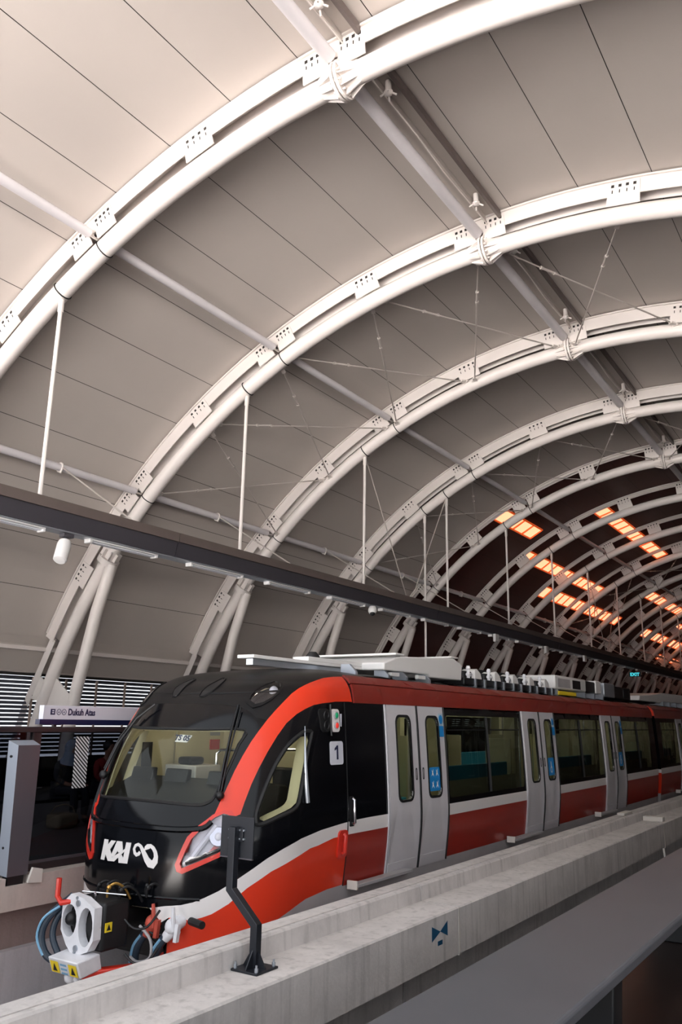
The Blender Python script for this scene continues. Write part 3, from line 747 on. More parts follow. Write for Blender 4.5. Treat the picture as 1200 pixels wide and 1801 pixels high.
STR_LO = O([(0.248,0.1007),(0.364,0.0979),(0.422,0.1028),(0.471,0.1082),(0.556,0.1236),(0.648,0.1468),(0.78,0.1701),(0.94,0.1875),(1.147,0.2016),(1.289,0.2042),(1.571,0.2146),(1.912,0.2165),(2.317,0.2165)])
RED_LO = O([(0.70,0.06),(0.85,.085),(0.932,0.094),(1.051,0.1037),(1.217,0.1116),(1.597,0.1180),(1.985,0.1190),(2.467,0.117)])
SIDEWIN = [(0.663,0.2865),(0.689,0.2826),(0.777,0.2948),(0.861,0.3046),(0.896,0.3124),(0.905,0.327),(0.905,0.4053),(0.88,0.414),(0.83,0.4123),(0.759,0.394),(0.706,0.3662),(0.668,0.3309),(0.653,0.3034)]
LAMP = [(0.37,0.4778),(0.365,0.493),(0.381,0.5203),(0.419,0.5601),(0.451,0.5926),(0.498,0.5829),(0.54,0.5431),(0.554,0.508),(0.523,0.4848),(0.476,0.4704),(0.43,0.465)]
VENT = [(0.063,0.4951),(0.058,0.5136),(0.066,0.5519),(0.080,0.6071),(0.105,0.6047),(0.127,0.5468),(0.12,0.5136),(0.09,0.4937)]

# ------------------------------------------------------------------ first car
DOORS1 = [9.08, 13.70, 18.36]
DW = 1.63
Y_C1 = 23.12
def uyS(y): return 2+(y-YS)
V_RED0, V_WH0, V_WH1, V_GUT, V_GT = .117, .2165, .2570, .489, .69
def make_car(root, y0, y1, doors, nose):
    mats = ['black_gloss', 'red', 'white', 'skirt', 'roof_black', 'red_body']
    ue = uyS(y1)
    reg = []; holes = []
    if nose:
        lo = [(.14, .113), (.215, .09), (.245, .0)]
        dom = [(-a, c) for a, c in lo]+[(-ue, 0.0), (-ue, 1.0), (ue, 1.0), (ue, 0.0)]+lo[::-1]
        red_loop = STR_LO+[(uyS(y1), V_WH0), (uyS(y1), V_RED0)]+RED_LO[::-1]+[(.70, .0), (.245, .0)]
        white_loop = STR_UP+[(uyS(y1), V_WH1), (uyS(y1), V_WH0)]+STR_LO[::-1]+[(.21, .092)]
        skirt_loop = RED_LO+[(uyS(y1), V_RED0), (uyS(y1), 0), (.70, 0)]
        roof = BAND_UP[6:]+[BEND[1]]+[(uyS(y1), V_GT), (uyS(y1), 1.0), (0.0, 1.0)]+[(0.0, .475)]+[p for p in WSO[1:6]]+[(.5516, .4426)]
        sides = (1, -1)
        for s in sides:
            m = (lambda P: P) if s > 0 else mir
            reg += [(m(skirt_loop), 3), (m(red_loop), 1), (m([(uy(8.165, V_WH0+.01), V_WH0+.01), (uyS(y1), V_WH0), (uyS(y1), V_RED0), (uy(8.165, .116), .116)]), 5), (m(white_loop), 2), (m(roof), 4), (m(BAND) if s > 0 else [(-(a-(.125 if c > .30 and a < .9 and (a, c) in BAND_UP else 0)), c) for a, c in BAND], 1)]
        reg.append((WS, 0))
        holes.append(GL)
        holes += [HL, mir(HL)]
        holes += [SIDEWIN, mir(SIDEWIN)]
        holes += [LAMP, mir(LAMP)]
    else:
        us = uyS(y0)
        sides = (1, -1)
    start = uy(8.36, .5) if nose else uyS(y0)
    for s in sides:
        m = (lambda P: P) if s > 0 else mir
        for d in doors: holes.append(m([(uyS(d), .112), (uyS(d+DW), .112), (uyS(d+DW), V_GUT), (uyS(d), V_GUT)]))
    # side windows between doors
    wins = []
    for i, d in enumerate(doors):
        a = d+DW+.07; e = (doors[i+1]-.10) if i+1 < len(doors) else y1-.55
        wins.append((a, e))
    if not nose: wins.insert(0, (y0+.5, doors[0]-.10))
    for a, e in wins:
        for s in (1, -1):
            m = (lambda P: P) if s > 0 else mir
            holes.append(m(rrect(uyS(a), uyS(e), .276, .462, .06, .012, 3)))
    if nose:
        hull('body_shell', dom, reg, holes, mats, 0, root)
    else:
        for s in (1, -1):
            m = (lambda P: P) if s > 0 else mir
            dom = m([(us, 0), (ue, 0), (ue, 1), (us, 1)])
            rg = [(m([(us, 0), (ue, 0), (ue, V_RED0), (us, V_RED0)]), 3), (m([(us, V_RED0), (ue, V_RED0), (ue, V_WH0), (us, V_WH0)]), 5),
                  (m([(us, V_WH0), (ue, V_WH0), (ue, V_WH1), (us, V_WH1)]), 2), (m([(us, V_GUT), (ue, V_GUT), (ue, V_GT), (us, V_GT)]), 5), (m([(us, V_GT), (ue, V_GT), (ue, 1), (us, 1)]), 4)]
            hh = [h for h in holes if (h[0][0] > 0) == (s > 0)]
            hull('body_shell', dom, rg, hh, mats, 0, root)
    # end walls
    for ye in ([y1] if nose else [y0, y1]):
        b = MB(); sec = [crv(np.array(t)) for t in np.linspace(0, 1, 41)]
        for i in range(40):
            a, c = sec[i], sec[i+1]; t = (i+.5)/40
            b.mat(0 if t < V_RED0 else 1 if t < V_WH0 else 2 if t < V_WH1 else 3 if t < V_GUT else 1 if t < V_GT else 4)
            b.add([(TX-a[0], ye, a[1]), (TX+a[0], ye, a[1]), (TX+c[0], ye, c[1]), (TX-c[0], ye, c[1])], [(0, 1, 2, 3)])
        b.build('end_wall', ['skirt', 'red', 'white', 'black_gloss', 'roof_black'], root, smooth=False)
    # gutters: two red mouldings with a groove
    for s in (1, -1):
        m = (lambda P: P) if s > 0 else mir
        g0 = 8.36 if nose else y0
        for va, vb in ((.486, .590), (.600, .695)):
            patch('gutter', m([(uy(g0, va), va), (uyS(y1), va), (uyS(y1), vb), (uy(g0, vb), vb)]), 'red_gutter', root, .022, .022)
    # doors
    for s in (1, -1):
        m = (lambda P: P) if s > 0 else mir
        for di, d in enumerate(doors):
            dr = root
            for l in (0, 1):
                a = d+.03+l*(DW/2); e = d+DW/2-.02+l*(DW/2-.01); wd = e-a
                wl = rrect(uyS(a+wd*.30), uyS(a+wd*.76), vz(.80), vz(1.80), .085, .018, 5)
                wo = rrect(uyS(a+wd*.30-.028), uyS(a+wd*.76+.028), vz(.80)-.006, vz(1.80)+.006, .105, .022, 5)
                leaf = patch('door_leaf', m([(uyS(a), .112), (uyS(e), .112), (uyS(e), .487), (uyS(a), .487)]), 'door', dr, .014, .035, [m(wl)])
                patch('window_seal', m(wo), 'rubber', leaf, .020, .03, [m(wl)])
                patch('pane', m(wl), 'glass_door', leaf, .004, .006)
                # small pull recess near the meeting edge
                pc = e-.07 if l == 0 else a+.07
                patch('finger_pull', m(rrect(uyS(pc-.022), uyS(pc+.022), vz(1.02), vz(1.17), .018, .004, 4)), 'rubber', leaf, .017, .006, [m(rrect(uyS(pc-.010), uyS(pc+.010), vz(1.035), vz(1.155), .008, .003, 3))])
                patch('kick_strip', m([(uyS(a+.01), .116), (uyS(e-.01), .116), (uyS(e-.01), .135), (uyS(a+.01), .135)]), 'door', leaf, .019, .01)
                if s > 0 and l == 1:
                    st = patch('sticker', rrect(uyS(a+wd*.33), uyS(a+wd*.73), vz(.86), vz(1.16), .02, .006, 3), 'blue', leaf, .012, .004)
                    if di == 0:
                        for (fy, fz) in ((.30, .78), (.72, .78), (.30, .28), (.72, .28)):
                            yy_ = a+wd*(.33+.40*fy); zz = .86+.30*fz
                            P = [(yy_-.03, zz+.035), (yy_-.005, zz+.01), (yy_+.02, zz+.045), (yy_+.01, zz), (yy_+.035, zz-.05), (yy_, zz-.02), (yy_-.035, zz-.045), (yy_-.012, zz)]
                            patch('pictogram', [(uyS(q), vz(w)) for q, w in P], 'white', st, .0135, .002, dn=False, grid=False)
                    else:
                        cy_, cz_ = a+wd*.53, .96; ring = lambda r: [(uyS(cy_+r*math.cos(t)), vz(cz_+r*1.1*math.sin(t))) for t in np.linspace(0, 2*PI, 15)[:-1]]
                        patch('pictogram', ring(.052), 'white', st, .0135, .002, [ring(.036)], dn=False, grid=False)
                        P = [(cy_-.025, cz_+.03), (cy_+.0, cz_+.03), (cy_+.005, cz_+.13), (cy_-.02, cz_+.14)]
                        patch('pictogram', [(uyS(q), vz(w)) for q, w in P], 'white', st, .0138, .002, dn=False, grid=False)
                    patch('sticker', rrect(uyS(e-.155), uyS(e-.01), vz(1.70), vz(1.86), .01, .003, 2), 'sticker_pale', leaf, .017, .003)
                    cc = (e-.083, 1.78); patch('sticker', [(uyS(cc[0]+.056*math.cos(t)), vz(cc[1]+.062*math.sin(t))) for t in np.linspace(0, 2*PI, 17)[:-1]], 'blue', leaf, .019, .003, dn=False, grid=False)
                    patch('sticker', rrect(uyS(e-.15), uyS(e-.01), vz(1.55), vz(1.695), .008, .003, 2), 'blue', leaf, .0175, .003)
            # door frame strips and threshold step
            for yy_, mm in ((d-.012, 'door'), (d+DW+.010, 'rubber')):
                b = MB(); b.tube([at(s*uyS(yy_), t, .008) for t in np.linspace(.112, .487, 12)], .011, 6); b.build('door_frame', mm, root)
            b = MB(); b.tube([at(s*uyS(d+DW/2), t, .0) for t in np.linspace(.112, .487, 12)], .03, 6); b.build('door_seal', 'rubber', root)
            b = MB(); x0 = TX+s*1.30; x1 = TX+s*1.42
            b.box((min(x0, x1), d-.85, -.03), (max(x0, x1), d+.45, .005)); b.build('door_step', 'skirt', root, bevel=.005)
            b = MB(); x1 = TX+s*1.43; b.box((min(x0, x1), d-.87, -.045), (max(x0, x1), d-.84, .045)); b.build('step_end', 'wood', root, bevel=.005)
    # passenger windows
    for a, e in wins:
        for s in (1, -1):
            m = (lambda P: P) if s > 0 else mir
            w = patch('passenger_window', m(rrect(uyS(a), uyS(e), .276, .462, .06, .012, 3)), 'glass_dark', root, .002, .006)
            n = max(1, round((e-a)/1.45)); b = MB()
            for i in range(1, n):
                yy_ = a+(e-a)*i/n; b.tube([at(s*uyS(yy_), t, -.004) for t in np.linspace(.278, .460, 7)], .03, 4)
            b.tube([at(s*uyS(t), .425, -.006) for t in np.linspace(a+.03, e-.03, 5)], .012, 4)
            b.build('window_bar', 'rubber', w)
    # saloon interior
    ya = 9.0 if nose else y0+.1
    b = MB(); b.box((TX-1.2, ya, -.02), (TX+1.2, y1-.1, .02)); b.build('saloon_floor', 'trough_dark', root)
    b = MB(); b.box((TX-1.05, ya, 2.06), (TX+1.05, y1-.1, 2.1)); b.build('saloon_ceiling', 'cream_dim', root)
    b = MB(); b.box((TX-1.2, ya, .0), (TX+1.2, ya+.04, 2.1)); b.box((TX-1.2, y1-.14, 0), (TX+1.2, y1-.1, 2.1)); b.build('saloon_bulkhead', 'cream_dim', root)
    for x in (-.55, .55):
        b = MB(); b.box((TX+x-.05, ya+.4, 2.035), (TX+x+.05, y1-.4, 2.06)); b.build('saloon_lamp', 'led', root)
    for a, e in wins:
        for s in (1, -1):
            b = MB(); b.box((TX+s*.78-.42*(s > 0)+.0, a+.25, .42), (TX+s*.78+.42*(s < 0)+.0, e-.25, .48)) if False else None
            x0, x1 = sorted((TX+s*.72, TX+s*1.14)); b.box((x0, a+.3, .40), (x1, e-.3, .47)); x0, x1 = sorted((TX+s*1.10, TX+s*1.16)); b.box((x0, a+.3, .47), (x1, e-.3, 1.14)); b.build('bench_seat', 'teal', root, bevel=.02)
            for yy_ in (a+.22, e-.22):
                b = MB(); x0, x1 = sorted((TX+s*.75, TX+s*1.2)); b.box((x0, yy_-.02, .3), (x1, yy_+.02, 1.5)); b.build('draught_screen', 'cream_dim', root, bevel=.01)
        for q in range(3):
            yy_ = a+.6+q*(e-a-1.2)/2
            b = MB(); b.cyl((TX+.0, yy_, .02), (TX, yy_, 2.06), .02, 8); b.build('grab_pole', 'chrome', root)
    zl = [(.02, .94), (1.86, 2.06)]
    for s in (1, -1):
        b = MB(); x0, x1 = sorted((TX+s*1.19, TX+s*1.16))
        for i, (a, e) in enumerate(wins):
            for za, zb in zl: b.box((x0, a-.02, za), (x1, e+.02, zb))
        b.build('side_lining', 'cream_dim', root)
        for d in doors:
            for yy_ in (d-.14, d+DW-.02):
                b = MB(); x0, x1 = sorted((TX+s*1.20, TX+s*1.0)); b.box((x0, yy_, .02), (x1, yy_+.16, 2.06)); b.build('door_pillar', 'cream_dim', root)
    # underframe
    b = MB(); b.box((TX-1.15, (7.6 if nose else y0+.2), -.78), (TX+1.15, y1-.2, -.10)); b.build('underframe', 'iron', root)

car1 = thing('train_car', (TX, 8.5, -1.0), 'black orange-red and white leading train car with raked windscreen', 'train car')
make_car(car1, None, Y_C1, DOORS1, True)
car2 = thing('train_car', (TX, 23.6, -1.0), 'second red black and white train car behind the leading car, at right edge', 'train car')
make_car(car2, 23.46, 41.0, [26.0, 30.6, 35.2], False)
b = MB(); b.box((TX-.7, Y_C1+.005, -.3), (TX+.7, 23.455, 2.0)); b.build('gangway', 'rubber', car2)

# ---- nose details
T = car1
ws = patch('windscreen', GL, 'glass', T, .0, .006)
b = MB(); pstrip(b, smooth_loop(GL, 3)+[GL[0]], .004, .016); b.build('windscreen_seal', 'rubber', T)
# lip under the windscreen
lip = [(-.44, .335), (-.42, .295), (-.36, .268), (-.25, .262), (-.1, .262), (0.001, .262), (.1, .262), (.25, .262), (.36, .268), (.40, .283)]
b = MB(); pstrip(b, smooth_loop(lip, 4, False), .0, .03); b.build('windscreen_cowl', 'black_gloss', T)
b = MB(); pstrip(b, [(x, .1308) for x in np.linspace(-.95, .40, 40)], .0, .014); b.build('bumper_bead', 'black_gloss', T)
b = MB(); pstrip(b, smooth_loop([(-.56, .52)]+[(-.3, .507), (0.001, .503), (.3, .507), (.56, .52)], 5, False), -.006, .012); b.build('roof_seam', 'roof_black', T)
def headlight(s):
    m = (lambda P: P) if s > 0 else mir
    bez = patch('headlight', m(HL), 'cherry', T, .012, .03, [m(HLI)])
    patch('lens', m(HLI), 'lens', bez, .004, .006)
    # reflector bowl
    uv, tri, c = cdt(dens(m(HLI)), [], GU, GV)
    pos = surf(uv[:, 0], uv[:, 1])-surfn(uv[:, 0], uv[:, 1])*.05
    mesh_from('reflector', pos, tri, ['castwhite'], [0]*len(tri), bez)
    b = MB(); pstrip(b, m([(.30, .187), (.37, .198), (.455, .2125), (.49, .222)]), -.012, .022); b.build('lower_mask', 'rubber', bez)
    p = at(s*.45, .247, -.03); n = surfn(np.array(s*.45), np.array(.247))
    b = MB(); b.tube([p, p+n*.02], [.095, .085], 22); b.build('lamp_ring', 'chrome', bez)
    b = MB(); b.sphere(p-n*.035, .068, 16, 10); b.build('bulb_lens', 'castwhite', bez)
    p = at(s*.36, .215, -.03); b = MB(); b.tube([at(s*.33, .20, -.03), at(s*.38, .235, -.03), at(s*.43, .275, -.03)], .03, 8); b.build('marker_strip', 'castwhite', bez)
    patch('red_reflector', m([(.40, .205), (.475, .216), (.49, .235), (.43, .222)]), 'lens_red', bez, -.02, .004)
headlight(1); headlight(-1)
for s in (1, -1):
    m = (lambda P: P) if s > 0 else mir
    rim = patch('roof_lamp', m(LAMP), 'roof_black', T, .014, .05, [m([(.5*(a-.46)*1.7+.46, .5*(c-.522)*1.7+.522) for a, c in LAMP])])
    patch('lens', m([(.5*(a-.46)*1.72+.46, .5*(c-.522)*1.72+.522) for a, c in LAMP]), 'lens', rim, .008, .006)
    uv, tri, c = cdt(dens(m(LAMP)), [], GU, GV)
    mesh_from('lamp_well', surf(uv[:, 0], uv[:, 1])-surfn(uv[:, 0], uv[:, 1])*.06, tri, ['dark'], [0]*len(tri), rim)
    p = at(s*.478, .545, -.075); n = surfn(np.array(s*.485), np.array(.553))
    b = MB(); b.sphere(p, .07, 14, 8, (.6, 1, .9)); b.build('bulb', 'castwhite', rim)
    v = patch('roof_vent', m(VENT), 'dark', T, .006, .02)
    b = MB(); pstrip(b, smooth_loop(m(VENT), 3)+[m(VENT)[0]], .004, .010); b.build('vent_rim', 'roof_black', v)
    # wipers
    b = MB()
    if s > 0:
        pstrip(b, [(.405, .33), (.392, .37), (.372, .42), (.345, .465)], .05, .011); pstrip(b, [(.418, .325), (.408, .37), (.392, .42), (.365, .462)], .055, .009)
        pstrip(b, [(.40, .35), (.37, .42), (.34, .468)], .035, .014)
        b.sphere(at(.415, .325, .04), .045, 10, 6)
    else:
        pstrip(b, [(-.36, .345), (-.32, .39), (-.25, .435), (-.15, .466)], .05, .013); pstrip(b, [(-.37, .35), (-.33, .40), (-.26, .445)], .06, .009)
        b.sphere(at(-.37, .342, .04), .05, 10, 6)
    b.build('wiper', 'iron', T)
    # cab side window
    w = patch('cab_side_window', m(SIDEWIN), 'glass', T, .001, .006)
    big = [((a-.80)*1.12+.80, (c-.345)*1.12+.345) for a, c in SIDEWIN]
    b = MB(); pstrip(b, smooth_loop(m(big), 3)+[m(big)[0]], .003, .022); b.build('window_seal', 'rubber', w)
    # cream reveal round the opening
    P = smooth_loop(m(SIDEWIN), 3); P = np.array(P+[P[0]]); o_ = surf(P[:, 0], P[:, 1])-np.array([s*.004, 0, 0]); i_ = o_-np.array([s*.13, 0, 0])
    k = len(P); b = MB(); b.add(list(o_)+list(i_), [(q, q+1, k+q+1, k+q) for q in range(k-1)]); b.build('window_reveal', 'cream', w)
# cab side fittings on the near side
b = MB(); b.tube([at(a, c, .02) for a, c in ((.99, .311), (.965, .328), (.94, .347), (.915, .366), (.89, .386), (.862, .408), (.83, .431))], [.024, .024, .022, .018, .013, .008, .004], 8); b.build('cab_grab_strip', 'alu', T)
def yz(y, z): v = vz(z); return (uy(y, v), v)
def plate(name, y0, y1, z0, z1, mt, par, off=.008, th=.01, r=.03):
    P = []
    for cx, cy, a0 in ((y1-r, z1-r, 0), (y0+r, z1-r, 90), (y0+r, z0+r, 180), (y1-r, z0+r, 270)):
        for i in range(5):
            a = R_(a0+22.5*i); P.append(yz(cx+r*math.cos(a), cy+r*math.sin(a)))
    return patch(name, P, mt, par, off, th, dn=False)
num = plate('number_plate', 7.83, 8.09, 1.27, 1.52, 'sign', T)
P1_ = [(7.955, 1.325), (7.985, 1.325), (7.985, 1.475), (7.962, 1.475), (7.915, 1.445), (7.915, 1.42), (7.955, 1.438)]
patch('digit', [yz(*q) for q in P1_], 'navy', num, .0115, .003, dn=False, grid=False)
sg = plate('door_signal', 7.86, 8.02, 1.62, 1.87, 'white', T, .02, .03, .04)
for zz, mt in ((1.80, 'green_lamp'), (1.69, 'red_lamp')):
    p = at(*yz(7.94, zz), .03); b = MB(); b.tube([p-[.012, 0, 0], p+[.008, 0, 0]], .042, 14); b.build('signal_rim', 'skirt', sg)
    b = MB(); b.sphere(p+[.006, 0, 0], .032, 12, 8, (.5, 1, 1)); b.build('signal_lens', mt, sg)
sg2 = plate('door_signal_shade', 7.66, 7.83, 1.62, 1.87, 'rubber', T, .016, .03, .05)
for zz in (1.80, 1.69):
    b = MB(); p = at(*yz(7.745, zz), .03); b.tube([p+np.array([0, .045*math.cos(t), .045*math.sin(t)]) for t in np.linspace(0, 2*PI, 15)[:-1]], .010, 6, closed=True); b.build('lens_hood', 'iron', sg2)
b = MB(); b.box((TX+1.265, 8.065, 1.68), (TX+1.285, 8.08, 1.82)); b.build('signal_side_strip', 'sign', T, bevel=.004)
b = MB(); b.cyl(at(*yz(7.845, 1.58), .02), at(*yz(7.845, 1.92), .02), .012, 6); b.build('signal_stem', 'iron', T)
h = plate('cab_door_handle', 8.20, 8.30, .60, .92, 'rubber', T, .004, .01, .02)
b = MB(); b.tube([at(*yz(8.26, .63), .01), at(*yz(8.26, .64), .035), at(*yz(8.26, .88), .035), at(*yz(8.26, .89), .01)], .018, 8); b.build('grip', 'chrome', h)
h = plate('emergency_handle_recess', 7.97, 8.15, .29, .58, 'cherry', T, .02, .03, .05)
b = MB(); b.tube([at(*yz(8.06, .34), .022), at(*yz(8.06, .36), .045), at(*yz(8.06, .52), .045), at(*yz(8.06, .54), .022)], .02, 8); b.build('pull_bar', 'cherry', h)
b = MB(); b.tube([surf(np.array(uy(8.165, t)), np.array(t))+[.002, 0, 0] for t in np.linspace(.117, .486, 18)], .007, 5); b.build('cab_door_joint', 'rubber', T)
# crest: letters and looping ribbon
def K(U, v): return (U, v)
K1 = [(-0.151,0.2176),(-0.12,0.218),(-0.117,0.2066),(-0.096,0.2176),(-0.065,0.218),(-0.097,0.1978),(-0.064,0.1777),(-0.103,0.1768),(-0.126,0.1878),(-0.132,0.1768),(-0.163,0.1769)]
A1 = [(-0.058,0.2182),(-0.029,0.2186),(-0.02,0.2008),(-0.025,0.1971),(-0.042,0.1946),(-0.046,0.1982),(-0.067,0.1845),(-0.085,0.1872)]
A2 = [(-0.09,0.1808),(-0.007,0.205),(-0.006,0.2016),(-0.060,0.1777),(-0.094,0.1772)]
N1 = [(-0.009,0.218),(0.009,0.2186),(0.004,0.1776),(-0.033,0.1768),(-0.038,0.186),(-0.023,0.1919),(-0.013,0.1863)]
for P in (K1, A1, A2, N1): patch('crest_letter', P, 'white', T, .004, .006, dn=False, grid=False)
INF = [(0.057,0.202),(0.052,0.1979),(0.041,0.1953),(0.031,0.1985),(0.025,0.2061),(0.03,0.2137),(0.042,0.217),(0.055,0.2138),(0.068,0.2059),(0.082,0.1976),(0.097,0.1889),(0.115,0.1826),(0.131,0.1817),(0.142,0.1875),(0.143,0.1957),(0.136,0.2041),(0.123,0.2119),(0.106,0.2168),(0.091,0.2162),(0.081,0.2113),(0.079,0.2082),(0.092,0.2106),(0.106,0.2122)]
IW = [.30,.40,.38,.36,.34,.34,.32,.34,.46,.56,.66,.80,.88,.70,.52,.44,.40,.36,.34,.30,.26,.26,.16]
P3 = [at(a, c, .004) for a, c in INF]; N3 = [surfn(np.array(a), np.array(c)) for a, c in INF]
V = []; F = []
for i in range(len(P3)):
    t = P3[min(i+1, len(P3)-1)]-P3[max(i-1, 0)]; t /= np.linalg.norm(t); w = np.cross(N3[i], t)*IW[i]*.045
    V += [P3[i]-w, P3[i]+w, P3[i]-w-N3[i]*.006, P3[i]+w-N3[i]*.006]
for i in range(len(P3)-1):
    a, c = i*4, i*4+4; F += [(a, a+1, c+1, c), (a+2, c+2, c+3, a+3), (a, c, c+2, a+2), (a+1, a+3, c+3, c+1)]
b = MB(); b.add(V, F); b.build('crest_ribbon', 'white', T, smooth=False)

# ---- cab interior
def grow(P, k):
    P = np.array(P); c = P.mean(0); return [tuple(c+(q-c)*k) for q in P]
ld = [(-1.5, .11), (1.5, .11), (1.5, .56), (-1.5, .56)]
patch('cab_lining', ld, 'cream', T, -.05, .012, [grow(GL, 1.03), grow(SIDEWIN, 1.06), grow(mir(SIDEWIN), 1.06), grow(HL, 1.05), grow(mir(HL), 1.05), grow(LAMP, 1.1), grow(mir(LAMP), 1.1)])
b = MB(); b.box((TX-1.0, 7.3, .0), (TX+1.0, 9.0, .04)); b.build('cab_floor', 'trough_dark', T)
b = MB(); b.box((TX-1.22, 8.88, .02), (TX+1.16, 8.92, 2.15)); b.build('cab_rear_wall', 'cream', T)
b = MB(); b.box((TX-1.20, 8.0, .02), (TX-1.16, 8.9, 1.95)); b.build('cab_far_wall', 'cream', T)
b = MB(); b.box((TX-.9, 7.6, 2.04), (TX+.9, 8.9, 2.08)); b.build('cab_ceiling', 'cream', T)
b = MB(); b.box((TX-1.155, 7.38, 1.0), (TX-1.14, 7.54, 1.45)); b.build('far_window_shade', 'dark', T)
b = MB(); b.prism([(TX-1.02, 6.62, .55), (TX-1.02, 6.62, .90), (TX-1.02, 7.15, 1.10), (TX-1.02, 7.45, 1.06), (TX-1.02, 7.45, .05), (TX-1.02, 6.8, .05)], (2.04, 0, 0)); b.build('dashboard', 'rubber', T, bevel=.02)
for x, w in ((-.78, .17), (-.25, .17), (.42, .2)):
    b = MB(); b.prism([(TX+x-w, 7.02, 1.02), (TX+x-w, 7.07, 1.19), (TX+x-w, 7.13, 1.19), (TX+x-w, 7.12, 1.02)], (2*w, 0, 0)); m_ = b.build('driver_monitor', 'iron', T, bevel=.012)
b = MB(); b.box((-7.45, 7.55, .05), (-6.95, 8.0, 1.20)); b.build('cab_cabinet', 'white', T, bevel=.015)
b = MB(); b.box((-7.30, 7.6, 1.20), (-7.08, 7.85, 1.29)); b.build('handset', 'iron', T, bevel=.03)
b = MB(); b.tube([(-6.98, 7.95, 1.20), (-6.98, 7.95, 1.33), (-6.94, 7.97, 1.37), (-6.45, 8.1, 1.39), (-6.0, 8.25, 1.40)], .018, 8).cyl((-6.45, 8.1, 1.39), (-6.45, 8.1, 1.1), .016, 8); b.build('cab_handrail', 'chrome', T)
b = MB(); b.box((TX-1.158, 8.60, 1.34), (TX-1.14, 8.78, 1.47)); b.build('red_notice', 'cherry', T)
b = MB(); b.box((TX-1.158, 8.60, 1.52), (TX-1.14, 8.78, 1.68)); b.build('grey_notice', 'skirt', T)
b = MB(); b.tube([(TX+.55, 7.9, .05), (TX+.55, 7.9, .5)], .06, 10).box((TX+.33, 7.68, .5), (TX+.77, 8.1, .6)).box((TX+.33, 8.05, .6), (TX+.77, 8.15, 1.2)); b.build('driver_seat', 'iron', T, bevel=.03)
for x in (-.45, .5):
    b = MB(); b.box((TX+x-.25, 7.7, 2.02), (TX+x+.25, 7.78, 2.04)); b.build('cab_fill_light', 'cab_fill', T)  # added fill strips under the cab ceiling
# set number card behind the glass
cardP = [at(.062, .4165, -.04), at(.135, .4155, -.04), at(.122, .4030, -.04), at(.050, .4035, -.04)]
n = surfn(np.array(.12), np.array(.407)); b = MB(); b.prism(cardP, -n*.008); card = b.build('set_number_card', 'white', T, smooth=False)
X = (cardP[1]-cardP[0]); X /= np.linalg.norm(X); Z = n; Yv = np.cross(Z, X)
text_obj('set_number', 'TS 05', .085, frame((cardP[2]+cardP[3])/2+n*.004+Yv*.018, X, Yv, Z), 'navy', card, .003, 'CENTER')

# ---- coupler
def smooth3(P, n=4): return [np.array(q) for q in smooth_loop(P, n, False)]
cp = MB(); cy = 5.62; CZ = -.13
pl = [(-.24, .17), (-.12, .26), (.06, .24), (.24, .17), (.25, -.10), (.18, -.20), (.06, -.24), (-.06, -.24), (-.14, -.18), (-.24, -.06)]
pl = [(a*.92, d) for a, d in pl]
holes2 = [[(-.11+.098*math.cos(t), .03+.14*math.sin(t)) for t in np.linspace(0, 2*PI, 19)[:-1]], [(.115+.095*math.cos(t), .0+.165*math.sin(t)) for t in np.linspace(0, 2*PI, 19)[:-1]]]
pts = list(pl)+holes2[0]+holes2[1]; ed = []
o0 = 0
for P in (pl, holes2[0], holes2[1]):
    k = len(P); ed += [(o0+i, o0+(i+1) % k) for i in range(k)]; o0 += k
r = geometry.delaunay_2d_cdt([Vector(p) for p in pts], ed, [], 0, 1e-6)
uv = np.array([(p[0], p[1]) for p in r[0]]); tri = [tuple(f) for f in r[2]]; c = np.array([uv[list(t)].mean(0) for t in tri])
kp = inside(pl, c) & ~inside(holes2[0], c) & ~inside(holes2[1], c); tri = [t for t, k in zip(tri, kp) if k]
nv = len(uv); Vv = [(TX+a, cy, CZ+d) for a, d in uv]+[(TX+a, cy+.09, CZ+d) for a, d in uv]
E = {}
for t in tri:
    for i in range(3):
        a, d = t[i], t[(i+1) % 3]
        if (d, a) in E: del E[(d, a)]
        else: E[(a, d)] = 1
b = MB(); b.add(Vv, tri+[tuple(nv+i for i in t[::-1]) for t in tri]+[(d, a, a+nv, d+nv) for a, d in E])
cpl = b.build('coupler', 'castwhite', T, smooth=False)
b = MB(); b.tube([(TX-.115, cy+.30, CZ+.04), (TX-.115, cy+.12, CZ+.04), (TX-.115, cy+.03, CZ+.04)], [.10, .10, .06], 16).sphere((TX-.115, cy+.03, CZ+.04), .06, 12, 8); b.build('coupler_cone', 'iron', cpl)
b = MB(); b.box((TX-.26, cy+.10, CZ-.22), (TX+.24, cy+.42, CZ+.20)); b.build('coupler_housing', 'dark', cpl, bevel=.03)
b = MB(); b.tube([(TX+.13, cy+.08, CZ), (TX+.13, cy+.10, CZ)], [.10, .02], 16); b.build('coupler_cup', 'dark', cpl)
b = MB(); b.cyl((TX, cy+.3, CZ), (TX, 7.4, CZ), .12, 14); b.build('coupler_shank', 'iron', cpl)
b = MB()
for a, d in ((0.0, .19), (.01, -.19), (-.02, .235), (.0, -.225)): b.cyl((TX+a, cy-.012, CZ+d), (TX+a, cy+.01, CZ+d), .028 if abs(d) < .2 else .014, 12)
b.build('bolt', 'alu', cpl)
b = MB(); b.prism([(TX-.17, cy-.16, CZ-.25), (TX-.17, cy+.1, CZ-.22), (TX-.17, cy+.14, CZ-.36), (TX-.17, cy-.10, CZ-.39)], (.40, 0, 0)); bx = b.build('jumper_box', 'castwhite', cpl, bevel=.012)
fz = lambda x, t, o=.0: (TX+x, cy-.16+.06*t-o, CZ-.25-.15*t)
